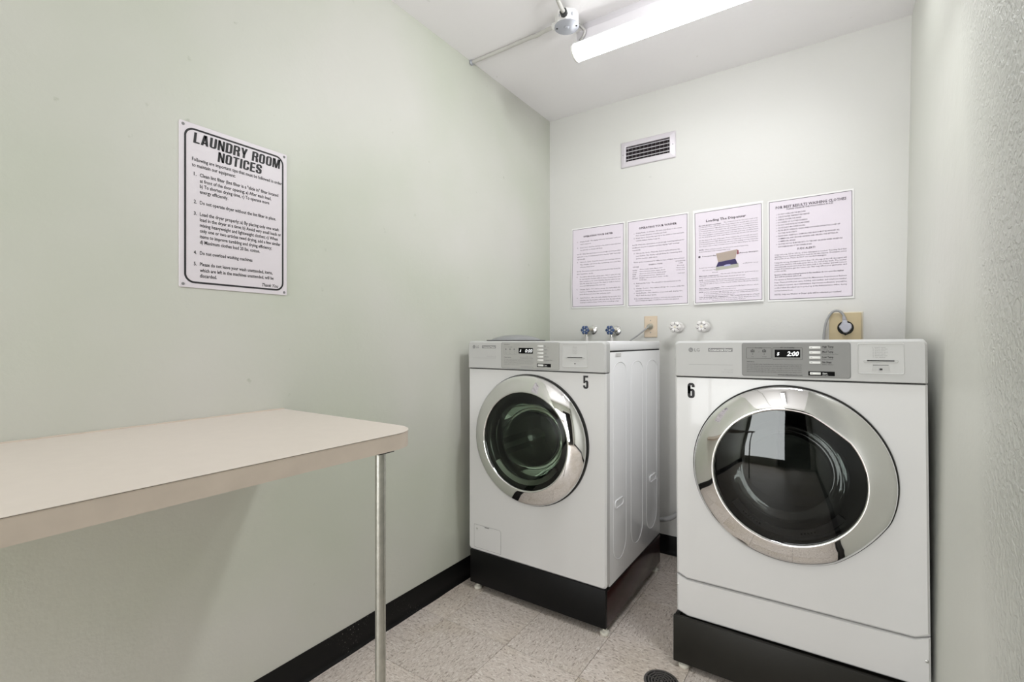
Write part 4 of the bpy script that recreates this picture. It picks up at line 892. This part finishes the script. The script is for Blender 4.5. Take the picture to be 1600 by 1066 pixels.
for a in (60, 100, 140, 200, 250, 330): q = MB(); q.rev((.0465 * cos(radians(a)), .0465 * sin(radians(a)), -.022), (cos(radians(a)), sin(radians(a)), 0), [(.0001, .0012), (.008, .0012), (.009, 0)], 12); q.build('knockout', M['jcover'], t)
def smoothpts(P, n=8):
    P = [Vector(p) for p in P]; out = []
    for i in range(len(P) - 1):
        p0, p1, p2, p3 = P[max(i - 1, 0)], P[i], P[i + 1], P[min(i + 2, len(P) - 1)]
        for k in range(n):
            s = k / n; out.append(0.5 * ((2 * p1) + (-p0 + p2) * s + (2 * p0 - 5 * p1 + 4 * p2 - p3) * s * s + (-p0 + 3 * p1 - 3 * p2 + p3) * s ** 3))
    out.append(P[-1]); return out
def single(q, name, m, label, cat, group=None): return tag(q.build(name, m, smooth=60), label, cat, group)
zc = ZC - .0085
single(MB().tube(smoothpts([(XL + .001, 1.832, zc), (-1.30, 1.831, zc), (-1.15, 1.829, zc), (-1.10, 1.824, zc - .006), (-1.055, 1.808, ZC - .022), (-1.005, 1.801, ZC - .026)]), .0085, 12), 'conduit', M['cond'], 'painted conduit on the ceiling from the left wall to the junction box', 'conduit')
single(MB().tube(smoothpts([(-.9225, 1.736, ZC - .026), (-.918, 1.70, ZC - .024), (-.913, 1.66, ZC - .012), (-.91, 1.62, zc), (-.90, 1.3, zc), (-.88, .2, zc), (-.86, -1.44, zc)]), .0085, 12), 'conduit', M['cond'], 'painted conduit on the ceiling running from the junction box towards the viewer', 'conduit')
q = MB(); q.rev((XL + .002, 1.832, zc), (1, 0, 0), [(.0001, 0), (.013, 0), (.013, .008), (.009, .012)], 12); single(q, 'conduit_strap', M['jcover'], 'small dark clamp where the conduit meets the left wall', 'clamp')
single(MB().tube(smoothpts([(-.905, 1.842, ZC - .03), (-.886, 1.858, ZC - .052), (-.895, 1.864, ZC - .072), (-.912, 1.872, ZC - .078), (-.929, 1.890, ZC - .070)], 6), .0065, 8), 'cable', M['armour'], 'short flexible armoured cable between junction box and light fixture', 'cable')

# ------------------------------------------------------------------ valves on the back wall
def knob(mb, c, r, m=6):
    mb.rev(c, (0, -1, 0), [(.0001, -.004), (r * .55, -.004), (r * .9, -.001), (r, .004), (r * .9, .009), (r * .62, .011), (r * .5, .007), (.0001, .007)], 48, rf=lambda a, k: 1 + (.085 * cos(m * a) if k in (2, 3, 4) else 0))
def valve(label, x, z, esc, hm, r, group, spout):
    t = thing('water_valve', label, 'valve', (x, YB, z), group=group)
    ex, ez = esc
    q = MB(); q.rev((ex, 0, ez), (0, -1, 0), [(.0001, .001), (.026, .001), (.027, .004), (.022, .009), (.012, .011), (.009, .012)], 28); q.build('escutcheon', M['chrome'] if spout else M['whitem'], t)
    q = MB(); q.cyl((ex, -.008, ez), (ex * .4, -.045, ez * .4), .009, 14); q.rev((ex * .4, -.040, ez * .4), (-ex * .6, -.035, 0), [(.0001, 0), (.013, 0), (.014, .008), (.010, .016), (.007, .022), (.006, .030)], 8)
    if spout: q.cyl((.000, -.052, 0), (.000, -.054, -.030), .008, 12, r2=.0085)
    q.build('valve_body', M['brass'] if spout else M['whitem'], t)
    h = MB(); knob(h, (0, -.078, 0), r); hd = h.build('handle', hm, t, smooth=50)
    h = MB(); h.rev((0, -.0855, 0), (0, -1, 0), [(.0001, .0035), (.0045, .003), (.006, 0)], 12); h.build('handle_screw', M['metal'] if spout else M['cream'], hd)
    for k in range(6):
        a = pi / 6 + k * pi / 3; h = MB(); h.box(-.0013, -.0004, -.006, .0013, .0004, .006); s_ = h.build('spoke_recess', M['metal'] if spout else M['softink'], hd, loc=(r * .66 * cos(a), -.0893, r * .66 * sin(a))); s_.rotation_euler = (0, pi / 2 - a, 0)
    if spout:
        q = MB(); q.cyl((0, -.054, -.026), (0, -.054, -.036), .011, 14); q.build('coupling', M['metal'], t)
valve('blue-handled water valve on the back wall, nearer the room corner', -1.204, 1.213, (.014, .004), M['blue'], .0255, 'blue handled valves behind the washing machine', True)
valve('blue-handled water valve on the back wall, nearer the small outlet plate', -1.0510, 1.211, (.009, -.001), M['blue'], .0255, 'blue handled valves behind the washing machine', True)
valve('white-painted water valve on the back wall, nearer the small outlet plate', -.692, 1.2225, (.0, .0), M['whitem'], .0285, 'white painted valves between the machines', False)
valve('white-painted water valve on the back wall, above the dryer\'s left corner', -.5605, 1.2235, (.0, .0), M['whitem'], .0285, 'white painted valves between the machines', False)
for x, lb in ((-1.204, 'white hose hanging from the blue-handled valve nearer the corner'), (-1.051, 'white hose hanging from the blue-handled valve nearer the outlet')):
    single(MB().tube(smoothpts([(x, YB - .054, 1.179), (x, YB - .056, 1.10), (x + .01, YB - .07, .9), (x + .03, YB - .10, .6), (x + .06, YB - .12, .45)]), .0088, 10), 'inlet_hose', M['whitem'], lb, 'hose', 'inlet hoses behind the washing machine')

# small outlet with the washer's cord
t = thing('wall_outlet', 'small almond outlet plate on the back wall above the washing machine', 'outlet', (-.8806, YB, 1.1700))
q = MB(); plate(q, rrect(0, 0, .072, .1175, .003), -.006, 0, .003, None, 0, rrect(.003, .003, .069, .1145, .002)); q.build('cover_plate', M['almond'], t)
for z in (.027, .093): q = MB(); q.rev((.036, -.006, z), (0, -1, 0), [(.0001, .0012), (.0026, .001), (.003, 0)], 10); q.build('screw', M['greyink'], t)
q = MB(); q.rev((.036, -.006, .060), (0, -1, 0), [(.0001, .0015), (.0165, .0015), (.0175, 0)], 24); q.build('socket', M['brass'], t)
t = thing('power_cord', 'thin grey power cord plugged into the small almond outlet', 'power cord', (-.8446, YB - .0075, 1.230))
q = MB(); q.rev((0, 0, 0), (-.25, -1, -.1), [(.0001, 0), (.0135, 0), (.0145, .008), (.0125, .018), (.008, .026), (.0001, .027)], 18); q.build('plug', M['galv'], t)
MB().tube(smoothpts([(-.004, -.020, -.002), (-.022, -.034, -.020), (-.055, -.050, -.050), (-.100, -.062, -.085), (-.13, -.07, -.13), (-.14, -.08, -.25), (-.13, -.09, -.5)]), .0042, 8).build('cord', M['cord'], t)

# dryer outlet box with its heavy plug
t = thing('dryer_outlet', 'large square tan outlet box on the back wall behind the dryer', 'outlet', (-.0240, YB, 1.110))
q = MB(); plate(q, rrect(0, 0, .1175, .165, .003), -.034, 0, .002, None, 0, rrect(.002, .002, .1155, .163, .002)); q.build('box', M['tan'], t)
q = MB(); q.box(-.002, -.006, -.002, .1245, -.0005, .170, .001); q.build('wall_flange', M['cream'], t)
q = MB(); q.rev((.0600, -.034, .0985), (0, -1, 0), [(.0001, .002), (.029, .002), (.0305, 0)], 36); q.build('socket', M['black'], t)
q = MB(); q.rev((.0590, -.036, .0685), (0, -1, 0), [(.0001, .001), (.0035, .001), (.0035, -.001)], 12); q.build('cover_screw', M['black'], t)
t = thing('power_cord', 'thick grey cord and angled plug in the tan box behind the dryer', 'power cord', (.0350, YB - .036, 1.2105))
P = [(-.0235, .004), (-.021, -.004), (-.006, -.024), (.004, -.0255), (.013, -.020), (.0235, -.004), (.0235, .008), (.019, .0165), (.009, .019), (.006, .030), (-.010, .030), (-.015, .016)]
q = MB(); n_ = len(P); ctr = (0, 0)
vs = [(x, -.001, z) for x, z in P] + [(x, -.020, z) for x, z in P] + [(x * .86, -.026, z * .86) for x, z in P]
q.add(vs, [tuple(range(n_ - 1, -1, -1)), tuple(2 * n_ + i for i in range(n_))] + [(k * n_ + i, k * n_ + (i + 1) % n_, (k + 1) * n_ + (i + 1) % n_, (k + 1) * n_ + i) for k in range(2) for i in range(n_)]); q.build('plug', M['plug'], t, smooth=25)
q = MB()
for k in range(4): z0 = .030 + k * .0045; q.rev((-.0025 - k * .0008, -.012, z0), (-.15, 0, 1), [(.0001, 0), (.0085 - k * .0005, 0), (.0085 - k * .0005, .003), (.0001, .003)], 14)
q.build('strain_relief', M['plug'], t)
MB().tube(smoothpts([(-.003, -.012, .030), (-.006, -.012, .052), (-.018, -.013, .069), (-.036, -.014, .074), (-.053, -.015, .062), (-.069, -.017, .028), (-.076, -.018, -.01), (-.079, -.02, -.05), (-.08, -.03, -.15), (-.06, -.04, -.4)]), .0052, 10).build('cord', M['cord'], t)

# drain hose behind the machines, lid on the washer, floor drain
single(MB().tube(smoothpts([(-.90, 2.50, .32), (-.86, 2.515, .235), (-.80, 2.53, .205), (-.745, 2.53, .212), (-.69, 2.53, .245), (-.62, 2.55, .33), (-.58, YB - .0125, .45), (-.57, YB - .0125, .60)]), .0125, 12), 'drain_hose', M['hose'], 'grey drain hose curving low behind the two machines', 'hose')
t = thing('plastic_lid', 'shallow domed grey lid lying on top of the washing machine', 'lid', (-1.283, 1.93, 1.1500))
q = MB(); q.rev((0, 0, 0), (0, 0, 1), [(.0001, .0), (.138, 0), (.142, .002), (.142, .0045), (.118, .006), (.112, .011), (.09, .019), (.06, .0255), (.03, .0285), (.0001, .0295)], 48); q.build('dome', M['lid'], t, smooth=40)
q = MB(); q.rev((0, 0, .0028), (0, 0, 1), [(.1405, -.002), (.1445, 0), (.1405, .002)], 48); q.build('rolled_rim', M['rubber'], t)
t = thing('floor_drain', 'round dark iron floor drain grate set in the tiles', 'drain', (-.487, 1.618, 0))
q = MB(); q.rev((0, 0, 0), (0, 0, 1), [(.0001, .0002), (.052, .0002)], 40); q.build('drain_opening', M['gap'], t)
q = MB(); q.rev((0, 0, 0), (0, 0, 1), [(.050, 0), (.050, .0032), (.0565, .0028), (.058, 0)], 48); q.build('rim', M['drain'], t)
for r_ in (.011, .0215, .032, .042): q = MB(); q.rev((0, 0, 0), (0, 0, 1), [(r_ - .002, .0003), (r_ - .002, .0030), (r_ + .002, .0030), (r_ + .002, .0003)], 40); q.build('grate_ring', M['drain'], t)
for k in range(8):
    a = k * pi / 4; q = MB(); q.box(.009, -.0015, .0003, .051, .0015, .0030); s_ = q.build('grate_bar', M['drain'], t, smooth=0); s_.rotation_euler.z = a
q = MB(); q.rev((0, 0, 0), (0, 0, 1), [(.0001, .0034), (.005, .003), (.0055, .0003)], 16); q.build('screw', M['drain'], t)
